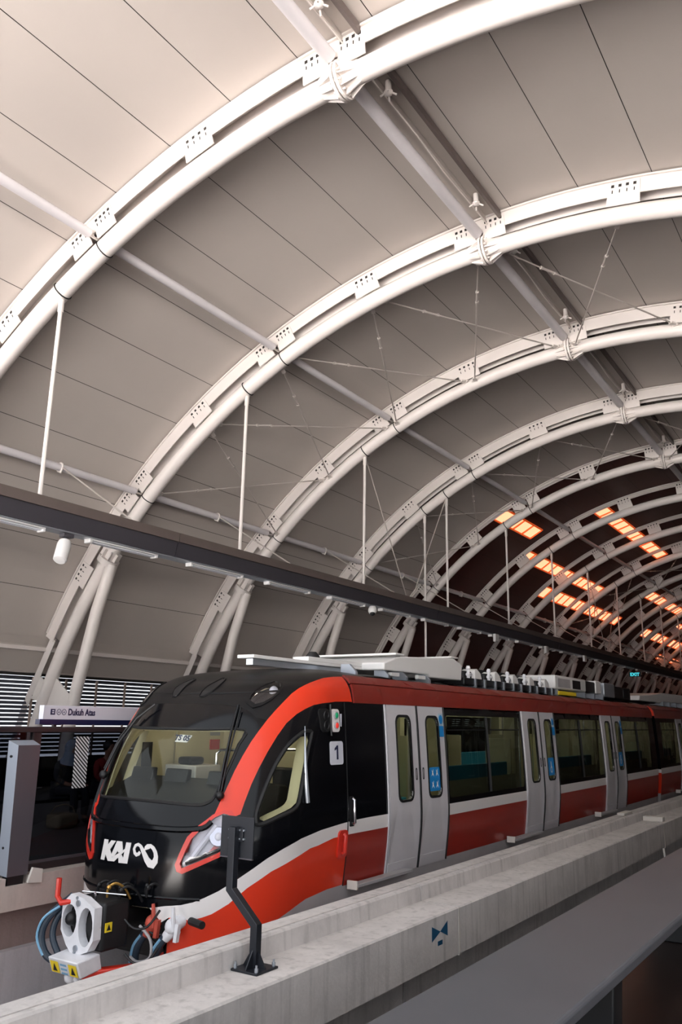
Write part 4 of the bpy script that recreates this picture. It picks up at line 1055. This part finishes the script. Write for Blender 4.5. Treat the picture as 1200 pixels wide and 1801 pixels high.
for x in (-.09, .155):
    b = MB(); b.add([fz(x-.055, .18, .004), fz(x+.055, .18, .004), fz(x+.055, .85, .004), fz(x-.055, .85, .004)], [(0, 1, 2, 3)]); s_ = b.build('warning_label', 'yellow', bx, smooth=False)
    b = MB(); b.add([fz(x-.03, .75, .007), fz(x+.03, .75, .007), fz(x, .3, .007)], [(0, 1, 2)]); b.build('warning_triangle', 'rubber', s_, smooth=False)
b = MB()
for t in (.25, .5, .75): b.add([fz(-.01, t, .004), fz(.075, t, .004), fz(.075, t+.12, .004), fz(-.01, t+.12, .004)], [(0, 1, 2, 3)])
b.build('blue_label', 'hose_stripe', bx, smooth=False)
b = MB(); b.prism([(TX+.14, cy-.02, CZ-.36), (TX+.40, cy+.3, CZ-.34), (TX+.40, cy+.3, CZ-.46), (TX+.14, cy-.02, CZ-.48)], (0, .2, 0)); b.build('coupler_guard', 'cherry', cpl, bevel=.015)
b = MB(); b.sphere((TX+.0, cy-.02, CZ-.42), .06, 10, 6).cyl((TX+.0, cy, CZ-.4), (TX+.1, cy, CZ-.46), .035, 8); b.build('drain_cock', 'castwhite', cpl)
b = MB(); b.tube([(TX-.28, cy-.02, CZ+.38), (TX-.28, cy-.02, CZ+.22), (TX-.22, cy-.02, CZ+.17), (TX-.12, cy+.02, CZ+.19)], .026, 8); b.build('release_lever', 'cherry', cpl)
b = MB(); b.tube(smooth3([(TX-.20, cy+.1, CZ+.22), (TX-.32, cy-.06, CZ+.05), (TX-.36, cy-.1, CZ-.12), (TX-.28, cy-.08, CZ-.28), (TX-.14, cy, CZ-.34)]), .035, 10); b.build('coupler_hose', 'hose', cpl)
b = MB(); b.tube(smooth3([(TX-.235, cy-.02, CZ+.14), (TX-.33, cy-.12, CZ+.04), (TX-.372, cy-.14, CZ-.12), (TX-.29, cy-.12, CZ-.27)]), .012, 6); b.build('hose_print', 'hose_stripe', cpl)
b = MB(); b.tube(smooth3([(TX-.18, cy+.12, CZ+.2), (TX-.29, cy+.02, CZ+.04), (TX-.30, cy-.02, CZ-.12), (TX-.2, cy-.02, CZ-.26)]), .03, 10); b.build('coupler_hose', 'hose', cpl)
rnd = random.Random(3)
for i in range(7):
    x = TX-.10+i*.075; y = cy+.22+rnd.random()*.35; z = CZ+.21+rnd.random()*.05
    b = MB(); b.tube(smooth3([(x, y, z-.03), (x+.01, y, z+.05), (x+.05, y+.05, z+.09), (x+.09, y+.13, z+.04), (x+.1, y+.2, z-.06)]), .013, 7); b.sphere((x+.02, y, z+.06), .024, 8, 5); b.build('air_pipe', 'brass' if i == 3 else 'iron', cpl)
for i in range(4):
    x = TX+.26+rnd.random()*.1; y = cy+.25+rnd.random()*.4; z = CZ-.25+i*.1
    b = MB(); b.tube(smooth3([(x, y, z), (x+.1, y+.03, z-.07), (x+.18, y+.12, z-.06), (x+.2, y+.25, z+.06)]), .011, 6); b.build('wiring', 'iron', cpl)
b = MB(); b.tube(smooth3([(TX+.3, cy+.5, CZ-.05), (TX+.45, cy+.5, CZ-.15), (TX+.46, cy+.5, CZ-.3), (TX+.3, cy+.5, CZ-.36), (TX+.2, cy+.5, CZ-.33)]), .014, 6); b.build('conduit', 'skirt', cpl)
b = MB(); b.box((TX+.242, cy+.12, CZ-.05), (TX+.25, cy+.20, CZ+.03)); s_ = b.build('warning_label', 'yellow', cpl, smooth=False)
b = MB(); b.add([(TX+.252, cy+.135, CZ-.035), (TX+.252, cy+.185, CZ-.035), (TX+.252, cy+.16, CZ+.018)], [(0, 1, 2)]); b.build('warning_triangle', 'rubber', s_, smooth=False)
b = MB(); b.tube([(TX-.08, cy+.1, CZ+.27), (TX+.3, cy+.3, CZ+.25)], .008, 6); b.tube([(TX+.05, cy+.14, CZ+.27), (TX+.05, cy+.16, CZ+.15)], .012, 6); b.build('coupler_rail', 'chrome', cpl)
# brake hoses with cocks on the near side of the coupler
def brake(x, col, nm):
    b = MB(); y = 6.22
    b.tube([(x+.04, y+.25, -.1), (x+.03, y+.05, -.13), (x, y, -.2), (x-.06, y-.02, -.27)], [.05, .065, .06, .045], 12).sphere((x+.01, y, -.16), .075, 12, 8).cyl((x-.05, y, -.2), (x+.09, y, -.2), .03, 8)
    v = b.build(nm, col, T)
    b = MB(); b.tube([(x+.05, y-.03, -.19), (x+.06, y-.05, -.06), (x+.05, y-.05, .02)], [.022, .02, .016], 8).obox((x+.09, y-.02, -.2), (.02, 0, 0), (0, .02, 0), (.01, 0, .08)); b.build('cock_lever', col, v)
    b = MB(); b.tube(smooth3([(x-.05, y-.02, -.25), (x-.13, y-.04, -.36), (x-.17, y-.03, -.52), (x-.12, y, -.66), (x+.1, y+.2, -.72)]), .042, 12); h = b.build('brake_hose', 'hose', v)
    b = MB(); b.tube(smooth3([(x-.075, y-.062, -.27), (x-.145, y-.083, -.37), (x-.185, y-.073, -.52)]), .014, 6); b.build('hose_print', 'hose_stripe', h)
brake(TX+.36, 'coral', 'brake_cock'); brake(TX+.62, 'castwhite', 'brake_cock')
b = MB(); b.box((TX-.95, 6.75, -.66), (TX+1.0, 7.6, -.12)); b.build('nose_underframe', 'dark', T, bevel=.05)
b = MB(); b.tube([(TX+.44, 6.34, -.5), (TX+.44, 6.36, -.5)], .075, 14); b.cyl((TX+.44, 6.35, -.5), (TX+.44, 6.7, -.5), .03, 8); b.build('red_washer', 'cherry', T)
b = MB(); b.cyl((TX+.80, 6.28, -.10), (TX+1.0, 6.22, -.10), .035, 10); b.build('stub_pipe', 'rubber', T)

# ---- roof equipment of the first car
def rbox(nm, x0, x1, y0, y1, z0, z1, mt, bev=.02, par=T):
    b = MB(); b.box((x0, y0, z0), (x1, y1, z1)); return b.build(nm, mt, par, bevel=bev)
rbox('roof_deck', -6.35, -6.1, 7.5, 9.92, 2.435, 2.475, 'lamp_white', .006)
rbox('roof_deck', -6.35, -6.1, 8.6, 9.90, 2.475, 2.53, 'lamp_white', .006)
b = MB(); b.box((-6.25, 7.55, 2.36), (-6.15, 9.8, 2.43)); b.build('deck_bearer', 'alu', T)
b = MB(); b.tube([(-6.6, 9.4, 2.52), (-6.6, 9.4, 2.6), (-6.6, 9.4, 2.66)], [.11, .1, .05], 14); b.build('roof_horn', 'dark', T)
for y in (9.12, 9.97, 10.49, 11.2): 
    b = MB(); b.prism([(-5.95, y, 2.28), (-5.72, y, 2.28), (-5.72, y, 2.36), (-5.82, y, 2.46), (-5.95, y, 2.46)], (0, .05, 0)); b.build('roof_bracket', 'alu', T)
b = MB(); b.prism([(-5.74, 9.89, 2.43), (-5.74, 9.89, 2.53), (-5.74, 10.3, 2.64), (-5.74, 12.1, 2.74), (-5.74, 12.42, 2.66), (-5.74, 12.38, 2.40), (-5.74, 11.25, 2.40), (-5.74, 11.2, 2.44)], (-1.5, 0, 0)); b.build('air_conditioner', 'lamp_white', T, bevel=.02)
for y in (10.3, 12.1):
    b = MB(); b.box((-7.2, y-.12, 2.655 if y < 11 else 2.74), (-5.72, y+.14, 2.685 if y < 11 else 2.765)); b.build('air_conditioner_lid', 'lamp_white', T, bevel=.01)
for y in (10.1, 10.9): 
    b = MB(); b.box((-5.80, y, 2.36), (-5.74, y+.22, 2.41)); b.build('air_inlet', 'lamp_white', T)
b = MB(); b.box((-6.6, 12.45, 2.62), (-6.4, 17.2, 2.72)); b.build('cable_duct', 'dark', T)
rbox('resistor_base', -6.7, -5.72, 12.45, 16.85, 2.34, 2.46, 'iron')
for i, y in enumerate((12.55, 13.4, 14.25, 15.1, 15.95)):
    b = MB(); b.prism([(-5.74, y+.36, 2.46), (-5.74, y+.66, 2.46), (-5.74, y+.60, 2.56), (-5.74, y+.46, 2.63), (-5.74, y+.36, 2.60)], (-.25, 0, 0)); b.build('inverter_cover', 'lamp_white', T, bevel=.012)
    b = MB(); b.box((-6.6, y+.05, 2.40), (-5.80, y+.78, 2.58)); b.build('inverter_case', 'iron', T, bevel=.03)
    b = MB(); b.sphere((-5.76, y+.14, 2.62), .04, 10, 6).cyl((-5.76, y+.14, 2.46), (-5.76, y+.14, 2.66), .028, 8).cyl((-5.76, y+.10, 2.52), (-5.76, y+.24, 2.52), .03, 8); b.build('insulator', 'castwhite', T)
    for q in (.3, .68):
        b = MB(); b.prism([(-5.95, y+q, 2.26), (-5.70, y+q, 2.26), (-5.70, y+q, 2.46), (-5.95, y+q, 2.46)], (0, .05, 0)); b.build('roof_bracket', 'alu', T)
ac = rbox('condenser_unit', -7.3, -5.72, 16.9, 19.0, 2.46, 2.74, 'lamp_white', .03)
for q in range(2):
    b = MB(); b.box((-5.722, 17.05+q*.98, 2.50), (-5.712, 17.85+q*.72, 2.68)); b.build('grille', 'skirt' if q == 0 else 'iron', ac)
rbox('fan_unit', -7.3, -5.74, 19.0, 20.1, 2.45, 2.72, 'iron', .03); rbox('fan_end_plate', -7.3, -5.71, 19.75, 20.15, 2.46, 2.75, 'lamp_white', .02)
rbox('yellow_tag', -5.76, -5.70, 17.05, 18.2, 2.34, 2.42, 'yellow', .01)
for y in (17.0, 18.9, 19.6, 20.3): 
    b = MB(); b.box((-5.95, y, 2.26), (-5.72, y+.08, 2.45)); b.build('roof_bracket', 'alu', T)
rbox('brake_box', -7.0, -5.7, 20.4, 21.3, 2.40, 2.74, 'alu', .02); rbox('dark_roof_box', -7.0, -5.75, 21.35, 23.0, 2.40, 2.70, 'iron', .02)
b = MB(); b.box((-5.752, 22.3, 2.44), (-5.74, 22.75, 2.66)); b.build('hatch', 'dark', T)
b = MB(); b.prism([(-5.7, 23.75, 2.42), (-5.7, 23.85, 2.55), (-5.7, 24.9, 2.60), (-5.7, 26.8, 2.72), (-5.7, 29.6, 2.74), (-5.7, 29.7, 2.46), (-5.7, 26.5, 2.46), (-5.7, 26.2, 2.40)], (-1.6, 0, 0)); b.build('air_conditioner', 'lamp_white', car2, bevel=.02)
for y in (26.6, 27.5, 28.4, 29.3):
    b = MB(); b.box((-5.95, y, 2.26), (-5.70, y+.1, 2.46)); b.build('roof_bracket', 'alu', car2)
rbox('air_conditioner', -7.3, -5.7, 30.2, 34.0, 2.42, 2.72, 'lamp_white', .03, car2)
# ------------------------------------------------------------------ track trough, parapet, platforms
YB, YF_ = -14.0, Y_E
def struct(b, nm, mt, label=None, **k):
    o = b.build(nm, mt, **k); o['kind'] = 'structure'
    if label: o['label'] = label
    return o
b = MB(); b.box((-8.2, YB, -1.45), (-4.3, YF_, -1.25)); struct(b, 'floor', 'ground', 'grey track trough floor under the train', smooth=False)
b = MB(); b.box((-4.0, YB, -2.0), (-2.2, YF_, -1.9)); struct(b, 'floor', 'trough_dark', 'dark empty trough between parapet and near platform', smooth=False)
# U-girder parapet in lengths with open joints
joints = [YB, -1.0, 8.33, 17.62, 26.9, 36.2, 45.5, 60, 75, 90, YF_]
pn = ['behind the camera', 'with the blue stencil and the black sign post', 'beyond the stencil joint', 'past the white battens', 'far', 'farther', 'very far', 'farthest', 'end', 'last']
paras = []
for i, (a, e) in enumerate(zip(joints[:-1], joints[1:])):
    b = MB(); prof = [(-4.70, -.40), (-4.70, .045), (-4.685, .06), (-4.51, .06), (-4.505, .025), (-4.46, .025), (-4.45, .075), (-4.40, .075), (-4.385, .06), (-4.375, -.08), (-3.955, -.08), (-3.94, -.095), (-3.94, -.52), (-4.58, -.60), (-4.60, -1.3), (-4.70, -1.3)]
    b.prism([(x, a+.012, z) for x, z in prof], (0, e-a-.024, 0))
    o = struct(b, 'parapet_wall', 'concrete', 'stepped concrete parapet beam, length %s' % pn[i], angle=30); paras.append(o)
b = MB()
for t in ([(7.72, -.165), (7.72, -.30), (7.90, -.235)], [(8.06, -.165), (8.06, -.30), (7.90, -.235)][::-1], [(7.845, -.315), (7.945, -.315), (7.945, -.355), (7.845, -.355)]):
    b.prism([(-3.941, y, z) for y, z in t], (.003, 0, 0))
st = b.build('stencil_mark', 'bluepaint', paras[1], smooth=False)
for a, nm in ((8.33, 'joint_seal'), (17.62, 'joint_seal')):
    b = MB(); b.box((-4.0, a-.016, -.53), (-3.936, a+.016, -.09)); b.build(nm, 'wood', paras[1 if a < 10 else 2], smooth=False)
b = MB(); b.cyl((-3.90, 17.3, -.5), (-3.86, 17.35, -1.2), .02, 8); o = b.build('drain_pipe', 'wood'); tag(o, 'thin white pipe hanging below the parapet joint near the battens', 'pipe')
# near-side wall under near platform, platform floor, bench
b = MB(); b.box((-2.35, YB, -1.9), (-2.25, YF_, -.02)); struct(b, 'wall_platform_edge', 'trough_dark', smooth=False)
b = MB(); b.box((-2.4, YB, -.12), (9.0, YF_, 0.0)); struct(b, 'floor', 'tile', 'brown tiled floor of the near platform', smooth=False)
bench = thing('bench', (-1.7, 4.0, 0), 'long plain grey metal bench top on dark legs beside the near track', 'bench')
b = MB(); b.prism([(-2.03, 1.0, .47), (-2.03, 1.0, .50), (-1.37, 1.0, .50), (-1.355, 1.0, .485), (-1.355, 1.0, .44), (-1.375, 1.0, .44), (-1.375, 1.0, .47)], (0, 16, 0)); b.build('seat_top', 'bench', bench, bevel=.006)
for y in (2.0, 4.95, 7.9, 10.9, 13.9):
    b = MB(); b.prism([(-1.95, y-.09, 0), (-1.43, y-.09, 0), (-1.40, y-.09, .46), (-1.99, y-.09, .46)], (0, .18, 0)); b.build('leg', 'dark', bench, bevel=.01)
b = MB(); b.box((-1.9, 1.1, .38), (-1.48, 16.9, .465)); b.build('under_rail', 'dark', bench)
# left platform
b = MB(); b.box((-19.0, YB, -.28), (-8.36, YF_, .0)); struct(b, 'floor', 'platform_floor', 'dark floor of the far left platform', smooth=False)
b = MB(); b.box((-8.40, YB, -.28), (-8.10, 5.96, .05)); b.box((-8.40, 6.26, -.28), (-8.10, YF_, .05)); b.box((-8.40, 5.96, -.28), (-8.24, 6.26, .05)); b.box((-8.24, 5.96, -.28), (-8.10, 6.26, -.03)); struct(b, 'trim_2', 'concrete2', 'pale concrete edge slab of the left platform', smooth=False)
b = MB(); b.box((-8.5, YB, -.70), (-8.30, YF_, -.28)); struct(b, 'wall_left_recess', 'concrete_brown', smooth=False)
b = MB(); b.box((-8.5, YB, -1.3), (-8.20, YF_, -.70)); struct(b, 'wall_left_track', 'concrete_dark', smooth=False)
b = MB()
for z0, z1 in ((-.80, -.80), (-.93, -.93)): b.box((-8.2, 4.3, z0-.006), (-8.196, 5.05, z0+.006))
b.box((-8.2, 5.04, -.936), (-8.196, 5.052, -.794)); o = b.build('cover_plate', 'rail', smooth=False); tag(o, 'thin outlined cover plate on the far trough wall at the left edge', 'plate')
# platform screen: glass, rail, dark posts
scr = thing('platform_screen', (-8.36, 11, .05), 'dark smoked glass platform screen along the left platform edge', 'barrier')
b = MB(); b.box((-8.44, -4, 1.555), (-8.30, 60, 1.615)); b.build('top_rail', 'rail', scr, bevel=.008)
b = MB(); b.box((-8.42, -4, .05), (-8.28, 60, .13)); b.build('bottom_rail', 'rail', scr, bevel=.008)
b = MB(); b.box((-8.42, -4, .13), (-8.34, 60, .145)).box((-8.30, -4, .13), (-8.285, 60, .16)); b.build('sill_strip', 'post_dark', scr)
for i, y in enumerate((-1.0, 1.8, 6.35, 9.2, 12.0, 14.8, 17.6, 20.4, 23.2)):
    b = MB(); b.box((-8.41, y-.05, .13), (-8.33, y+.05, 1.56)); b.build('post', 'rail', scr)
ya = -4
for y in (-1.0, 1.8, 6.35, 9.2, 12.0, 14.8, 17.6, 20.4, 23.2, 60):
    b = MB(); b.box((-8.376, ya+.05, .145), (-8.364, y-.05, 1.56)); b.build('glass_panel', 'glass_barrier', scr, smooth=False); ya = y
b = MB(); b.box((-8.362, 6.93, .90), (-8.358, 7.135, 1.50)); o = b.build('striped_panel', 'stripes', scr, smooth=False)
b = MB(); b.tube([(-8.42, 6.22, 1.6), (-8.42, 6.22, .2)], .045, 4); b.build('post', 'rail', scr)
# grey box post at the edge
post = thing('edge_post', (-8.2, 6.08, .05), 'tall grey box post with sloping top at the left platform edge', 'post')
b = MB(); P = lambda x, y, z: (x, y, z)
b.mat(0).add([(-8.25, 5.95, .08), (-8.12, 5.98, .06), (-8.12, 6.24, .06), (-8.25, 6.24, .08), (-8.26, 5.92, 1.47), (-8.12, 5.95, 1.42), (-8.12, 6.24, 1.42), (-8.26, 6.24, 1.47)], [(0, 3, 2, 1), (4, 5, 6, 7), (0, 1, 5, 4), (2, 3, 7, 6), (3, 0, 4, 7)])
b.mat(1).add([(-8.12, 5.98, .06), (-8.12, 6.24, .06), (-8.12, 6.24, 1.42), (-8.12, 5.95, 1.42)], [(0, 1, 2, 3)])
b.build('casing', ['post_light', 'post_dark'], post, smooth=False)
b = MB(); b.cyl((-8.2, 5.945, 1.3), (-8.2, 5.92, 1.3), .014, 8).cyl((-8.2, 5.97, .35), (-8.2, 5.95, .35), .014, 8); b.build('screw', 'dark', post)
b = MB(); b.box((-8.22, 6.0, -.03), (-8.13, 6.2, .07)); b.build('foot', 'dark', post)
b = MB(); b.prism([(-8.10, 6.22, -.02), (-8.10, 6.40, -.04), (-8.10, 6.40, .10), (-8.10, 6.27, .13)], (.03, 0, 0)); b.build('foot_bracket', 'wood', post)
# station sign
sg_ = thing('station_sign', (-8.36, 9, 1.63), 'pale station name sign with navy lower band on the platform screen', 'sign')
b = MB(); b.box((-8.42, 6.40, 1.70), (-8.34, 10.6, 1.862)); b.build('name_panel', 'sign', sg_, bevel=.004)
b = MB(); b.box((-8.42, 6.36, 1.642), (-8.338, 10.6, 1.702)); b.build('navy_band', 'navy', sg_, smooth=False)
sx = -8.3385
text_obj('lettering', 'Dukuh Atas', .108, frame((sx, 6.755, 1.753), (0, 1, 0), (0, 0, 1), (1, 0, 0)), 'navy', sg_, .0035, sx=.80)
b = MB(); b.box((sx-.001, 6.50, 1.755), (sx+.002, 6.565, 1.822)); ic = b.build('route_icon', 'navy', sg_, smooth=False)
b = MB(); b.box((sx+.002, 6.520, 1.795), (sx+.003, 6.548, 1.808)).box((sx+.002, 6.520, 1.772), (sx+.003, 6.548, 1.785)); b.build('icon_mark', 'sign', ic, smooth=False)
for y in (6.62, 6.695):
    b = MB(); b.tube([(sx, y+.030*math.cos(t), 1.788+.033*math.sin(t)) for t in np.linspace(0, 2*PI, 17)[:-1]], .0035, 5, closed=True); b.box((sx-.001, y-.010, 1.778), (sx+.0015, y+.010, 1.784)).box((sx-.001, y-.003, 1.776), (sx+.0015, y+.003, 1.803)); b.build('line_icon', 'navy', sg_, smooth=False)
for y in (6.6, 8.5, 10.4):
    b = MB(); b.box((-8.40, y-.02, 1.617), (-8.36, y+.02, 1.645)); b.build('bracket', 'rail', sg_)
# signal-style marker board on a kinked post (seen from behind)
mk = thing('marker_post', (-4.24, 5.38, -.079), 'black sign board seen from behind on a kinked steel post on the parapet', 'sign post')
b = MB(); b.box((-4.365, 5.25, -.079), (-4.115, 5.51, -.063)); b.build('base_plate', 'sign_black', mk, bevel=.003)
for x in (-4.34, -4.14):
    for y in (5.275, 5.485):
        b = MB(); b.cyl((x, y, -.064), (x, y, -.035), .014, 6).cyl((x, y, -.035), (x, y, -.015), .008, 6); b.build('anchor_bolt', 'alu', mk)
hw = .032
b = MB(); b.prism([(-4.24-hw, 5.38-hw, -.065), (-4.24+hw, 5.38-hw, -.065), (-4.24+hw, 5.38-hw, .235), (-4.50+hw, 5.38-hw, .46), (-4.50+hw, 5.38-hw, .91), (-4.50-hw, 5.38-hw, .91), (-4.50-hw, 5.38-hw, .44), (-4.24-hw, 5.38-hw, .215)], (0, 2*hw, 0)); b.build('post', 'sign_black', mk, bevel=.004)
for dx, dy in ((1, 0), (-1, 0), (0, 1), (0, -1)):
    b = MB(); c0 = np.array([-4.24, 5.38, -.064]); d = np.array([dx, dy, 0]); w = np.array([-dy, dx, 0])*.005
    b.prism([c0+d*hw-w, c0+d*.11-w, c0+d*hw-w+[0, 0, .12]], 2*w); b.build('gusset', 'sign_black', mk, smooth=False)
b = MB(); b.box((-4.67, 5.42, .67), (-4.335, 5.432, .985)); bd = b.build('board', 'sign_black', mk, bevel=.003)
b = MB(); b.box((-4.67, 5.412, .67), (-4.335, 5.432, .678)); b.build('lower_rim', 'post_dark', bd, smooth=False)
b = MB(); b.box((-4.56, 5.405, .80), (-4.43, 5.42, .90)); b.build('clamp_plate', 'sign_black', mk, bevel=.003)
b = MB()
for x in (-4.57, -4.52, -4.46, -4.42):
    for z in (.82, .885): b.cyl((x, 5.424, z), (x, 5.40, z), .008, 6)
b.build('bolt', 'alu', mk)
# white battens on the parapet
b = MB(); b.box((-4.64, 16.95, .061), (-4.50, 17.55, .11)); tag(b.build('batten', 'wood', bevel=.008), 'white batten lying on the upper ledge of the parapet, nearer the train', 'batten')
b = MB(); b.box((-4.36, 17.75, -.079), (-3.98, 17.95, .01)); tag(b.build('batten', 'wood', bevel=.008), 'white batten lying across the lower ledge beside the parapet joint', 'batten')
# platform bench and two seated travellers behind the smoked screen
pb = thing('platform_bench', (-12.1, 9.9, 0), 'dark bench on the left platform under two seated people', 'bench')
b = MB(); b.box((-12.4, 8.8, .335), (-11.9, 11.2, .385)); b.build('seat', 'iron', pb, bevel=.01)
for y in (9.0, 11.0):
    b = MB(); b.box((-12.3, y-.03, 0), (-11.98, y+.03, .335)); b.build('leg', 'iron', pb)
b = MB(); b.box((-12.44, 8.8, .55), (-12.40, 11.2, .85)).box((-12.43, 9.0, .34), (-12.40, 9.05, .6)).box((-12.43, 10.95, .34), (-12.40, 11.0, .6)); b.build('backrest', 'iron', pb)
def skin(name, V, E, Rr, mt, parent, sub=2, root=0):
    me = bpy.data.meshes.new(name); org = np.array(WORLD[parent]); me.from_pydata([tuple(np.array(v)-org) for v in V], E, [])
    me.materials.append(M[mt]); o = bpy.data.objects.new(name, me); COL.objects.link(o); o.parent = parent; WORLD[o] = tuple(org)
    sk = o.modifiers.new('skin', 'SKIN'); sk.use_smooth_shade = True
    ly = me.skin_vertices[0] if me.skin_vertices else None
    if ly is None:
        bm = bmesh.new(); bm.from_mesh(me); bm.verts.layers.skin.verify(); bm.to_mesh(me); bm.free(); ly = me.skin_vertices[0]
    for i, q in enumerate(Rr):
        q = (q, q) if not isinstance(q, tuple) else q; ly.data[i].radius = q; ly.data[i].use_root = (i == root)
    ss = o.modifiers.new('sub', 'SUBSURF'); ss.levels = sub; ss.render_levels = sub
    return o
def seated(x, y, lean, label, top, legs, scarf):
    p = thing('person', (x, y, 0), label, 'person', None)
    f = 1.0
    J = {'pel': (x, y, .53), 'bel': (x+.02, y, .68), 'che': (x+.04+lean*.3, y, .88), 'nk': (x+.06+lean*.6, y, 1.02), 'nk2': (x+.08+lean*.8, y, 1.07),
         'hd': (x+.10+lean, y, 1.15), 'hd2': (x+.10+lean, y, 1.25)}
    nm = list(J); V = [J[k] for k in nm]; E = [(i, i+1) for i in range(6)]; Rr = [(.15, .13), (.14, .12), (.15, .11), .06, .055, (.085, .095), (.07, .085)]
    def chain(start, pts, rs):
        i = nm.index(start) if isinstance(start, str) else start
        for q, r in zip(pts, rs):
            V.append(q); Rr.append(r); E.append((i, len(V)-1)); i = len(V)-1
        return i
    for s in (-1, 1):
        chain('pel', [(x+.05, y+s*.10, .52), (x+.44, y+s*.12, .52), (x+.46, y+s*.12, .28), (x+.44, y+s*.12, .09), (x+.58, y+s*.13, .05)], [.09, .065, .055, .042, .036])
        w = chain('che', [(x+.03+lean*.3, y+s*.19, .92), (x+.10+lean*.3, y+s*.25, .70), (x+.30, y+s*.16, .62), (x+.37, y+s*.12, .615)], [.06, .045, .036, .028])
        h = np.array(V[w])
        for q in range(4):
            yo = (q-1.5)*.020; chain(w, [tuple(h+[.045, yo, -.004]), tuple(h+[.075, yo*1.1, -.018]), tuple(h+[.085, yo*1.1, -.038])], [.010, .009, .008])
        chain(w, [tuple(h+[.015, -s*.035, .002]), tuple(h+[.045, -s*.05, -.01])], [.011, .009])
    body = skin('body', V, E, Rr, 'skin', p)
    # clothing: jacket and trousers as skinned sleeves over the body
    n2 = ['pel', 'bel', 'che', 'nk']; V2 = [J[k] for k in n2]; E2 = [(0, 1), (1, 2), (2, 3)]; R2 = [(.165, .145), (.16, .14), (.17, .13), .075]
    for s in (-1, 1):
        i = 2
        for q, r in (((x+.03+lean*.3, y+s*.19, .92), .075), ((x+.10+lean*.3, y+s*.25, .70), .06), ((x+.28, y+s*.165, .625), .048)):
            V2.append(q); R2.append(r); E2.append((i, len(V2)-1)); i = len(V2)-1
    skin('jacket', V2, E2, R2, top, p)
    V3 = [(x, y, .53)]; E3 = []; R3 = [(.165, .14)]
    for s in (-1, 1):
        i = 0
        for q, r in (((x+.05, y+s*.10, .52), .105), ((x+.44, y+s*.12, .52), .08), ((x+.46, y+s*.12, .28), .07), ((x+.44, y+s*.12, .11), .06)):
            V3.append(q); R3.append(r); E3.append((i, len(V3)-1)); i = len(V3)-1
    skin('trousers', V3, E3, R3, legs, p)
    for s in (-1, 1):
        b = MB(); b.sphere((x+.53, y+s*.125, .045), .06, 12, 8, (1.9, .8, .75)); b.build('shoe', 'dark', p)
    hx, hz = x+.10+lean, 1.19
    b = MB()
    if scarf:
        b.sphere((hx-.025, y, hz+.02), .125, 16, 10, (1, .92, 1.12)); b.tube([(hx-.03, y, hz-.05), (hx-.03, y, hz-.14), (hx-.04-lean*.3, y, hz-.24)], [.11, .13, .19], 16); b.build('headscarf', 'hijab', p)
    else:
        b.sphere((hx-.02, y, hz+.035), .112, 16, 10, (1.0, .92, 1.0)); b.build('hair', 'hair', p)
    b = MB(); b.sphere((hx+.03, y, hz-.005), .085, 16, 10, (.95, .85, 1.25)); b.sphere((hx+.115, y, hz-.01), .018, 8, 6, (1.1, .8, 1.4)); b.build('face', 'skin', p)
    b = MB()
    for s in (-1, 1): b.sphere((hx+.10, y+s*.03, hz+.02), .010, 8, 6)
    b.build('eyes', 'dark', p)
    b = MB(); b.sphere((hx+.105, y, hz-.055), .02, 8, 6, (.5, 1.2, .35)); b.build('mouth', 'coral', p)
    return p
seated(-12.1, 9.85, .05, 'seated person in a grey-blue headscarf and dark clothes behind the smoked screen', 'cloth_dark', 'cloth_dark', True)
seated(-12.1, 10.72, .0, 'seated person in a dark red jacket behind the smoked screen', 'cloth_red', 'cloth_dark', False)
bg = thing('bag', (-11.35, 9.3, 0), 'tan bag on the platform floor before the seated people', 'bag')
b = MB(); b.box((-11.55, 9.1, 0), (-11.2, 9.5, .22)); b.build('body', 'bagtan', bg, bevel=.05)
b = MB(); b.tube([(-11.5, 9.15, .2), (-11.45, 9.2, .32), (-11.35, 9.3, .36), (-11.28, 9.4, .32), (-11.25, 9.45, .2)], .012, 6); b.build('handle', 'bagtan', bg)

# ------------------------------------------------------------------ ground outside, sky, camera
b = MB(); b.box((-120, -140, -1.6), (120, YB, -1.5)); struct(b, 'ground', 'ground', smooth=False)
w = bpy.data.worlds.new('overcast_sky'); SC.world = w; w.use_nodes = True
bgN = w.node_tree.nodes['Background']; bgN.inputs['Color'].default_value = (.90, .94, 1.0, 1); bgN.inputs['Strength'].default_value = SKY
if SUN:
    sd = bpy.data.lights.new('bounce_sun', 'SUN'); sd.energy = SUN; sd.angle = R_(25); sd.color = (1, .995, .985)  # sun added to light the outside ground so it bounces into the vault
    so = bpy.data.objects.new('bounce_sun', sd); COL.objects.link(so); so.rotation_euler = (R_(SUNX), 0, R_(SUNZ)); so['kind'] = 'helper'
cd = bpy.data.cameras.new('camera'); co = bpy.data.objects.new('camera', cd); COL.objects.link(co)
cd.sensor_fit = 'VERTICAL'; cd.sensor_height = 36.0; cd.lens = 1440.226*36.0/1801.0
cd.clip_end = 500
yaw, pit, rol = 0.58103438, 0.24895607, 0.01757945
Fv = Vector((-math.sin(yaw)*math.cos(pit), math.cos(yaw)*math.cos(pit), math.sin(pit)))
R0 = Vector((math.cos(yaw), math.sin(yaw), 0)); U0 = R0.cross(Fv)
Rv = R0*math.cos(rol)+U0*math.sin(rol); Uv = -R0*math.sin(rol)+U0*math.cos(rol)
co.matrix_world = frame((0, 0, EYE), Rv, Uv, -Fv)
SC.camera = co
SC.view_settings.view_transform = 'Standard'; SC.view_settings.look = 'None'; SC.view_settings.gamma = 1.0; SC.view_settings.use_curve_mapping = False
SC.view_settings.exposure = EXPO
SC.cycles.use_denoising = True; SC.cycles.max_bounces = 10; SC.cycles.diffuse_bounces = 6; SC.cycles.transparent_max_bounces = 16; SC.cycles.sample_clamp_indirect = 8.0
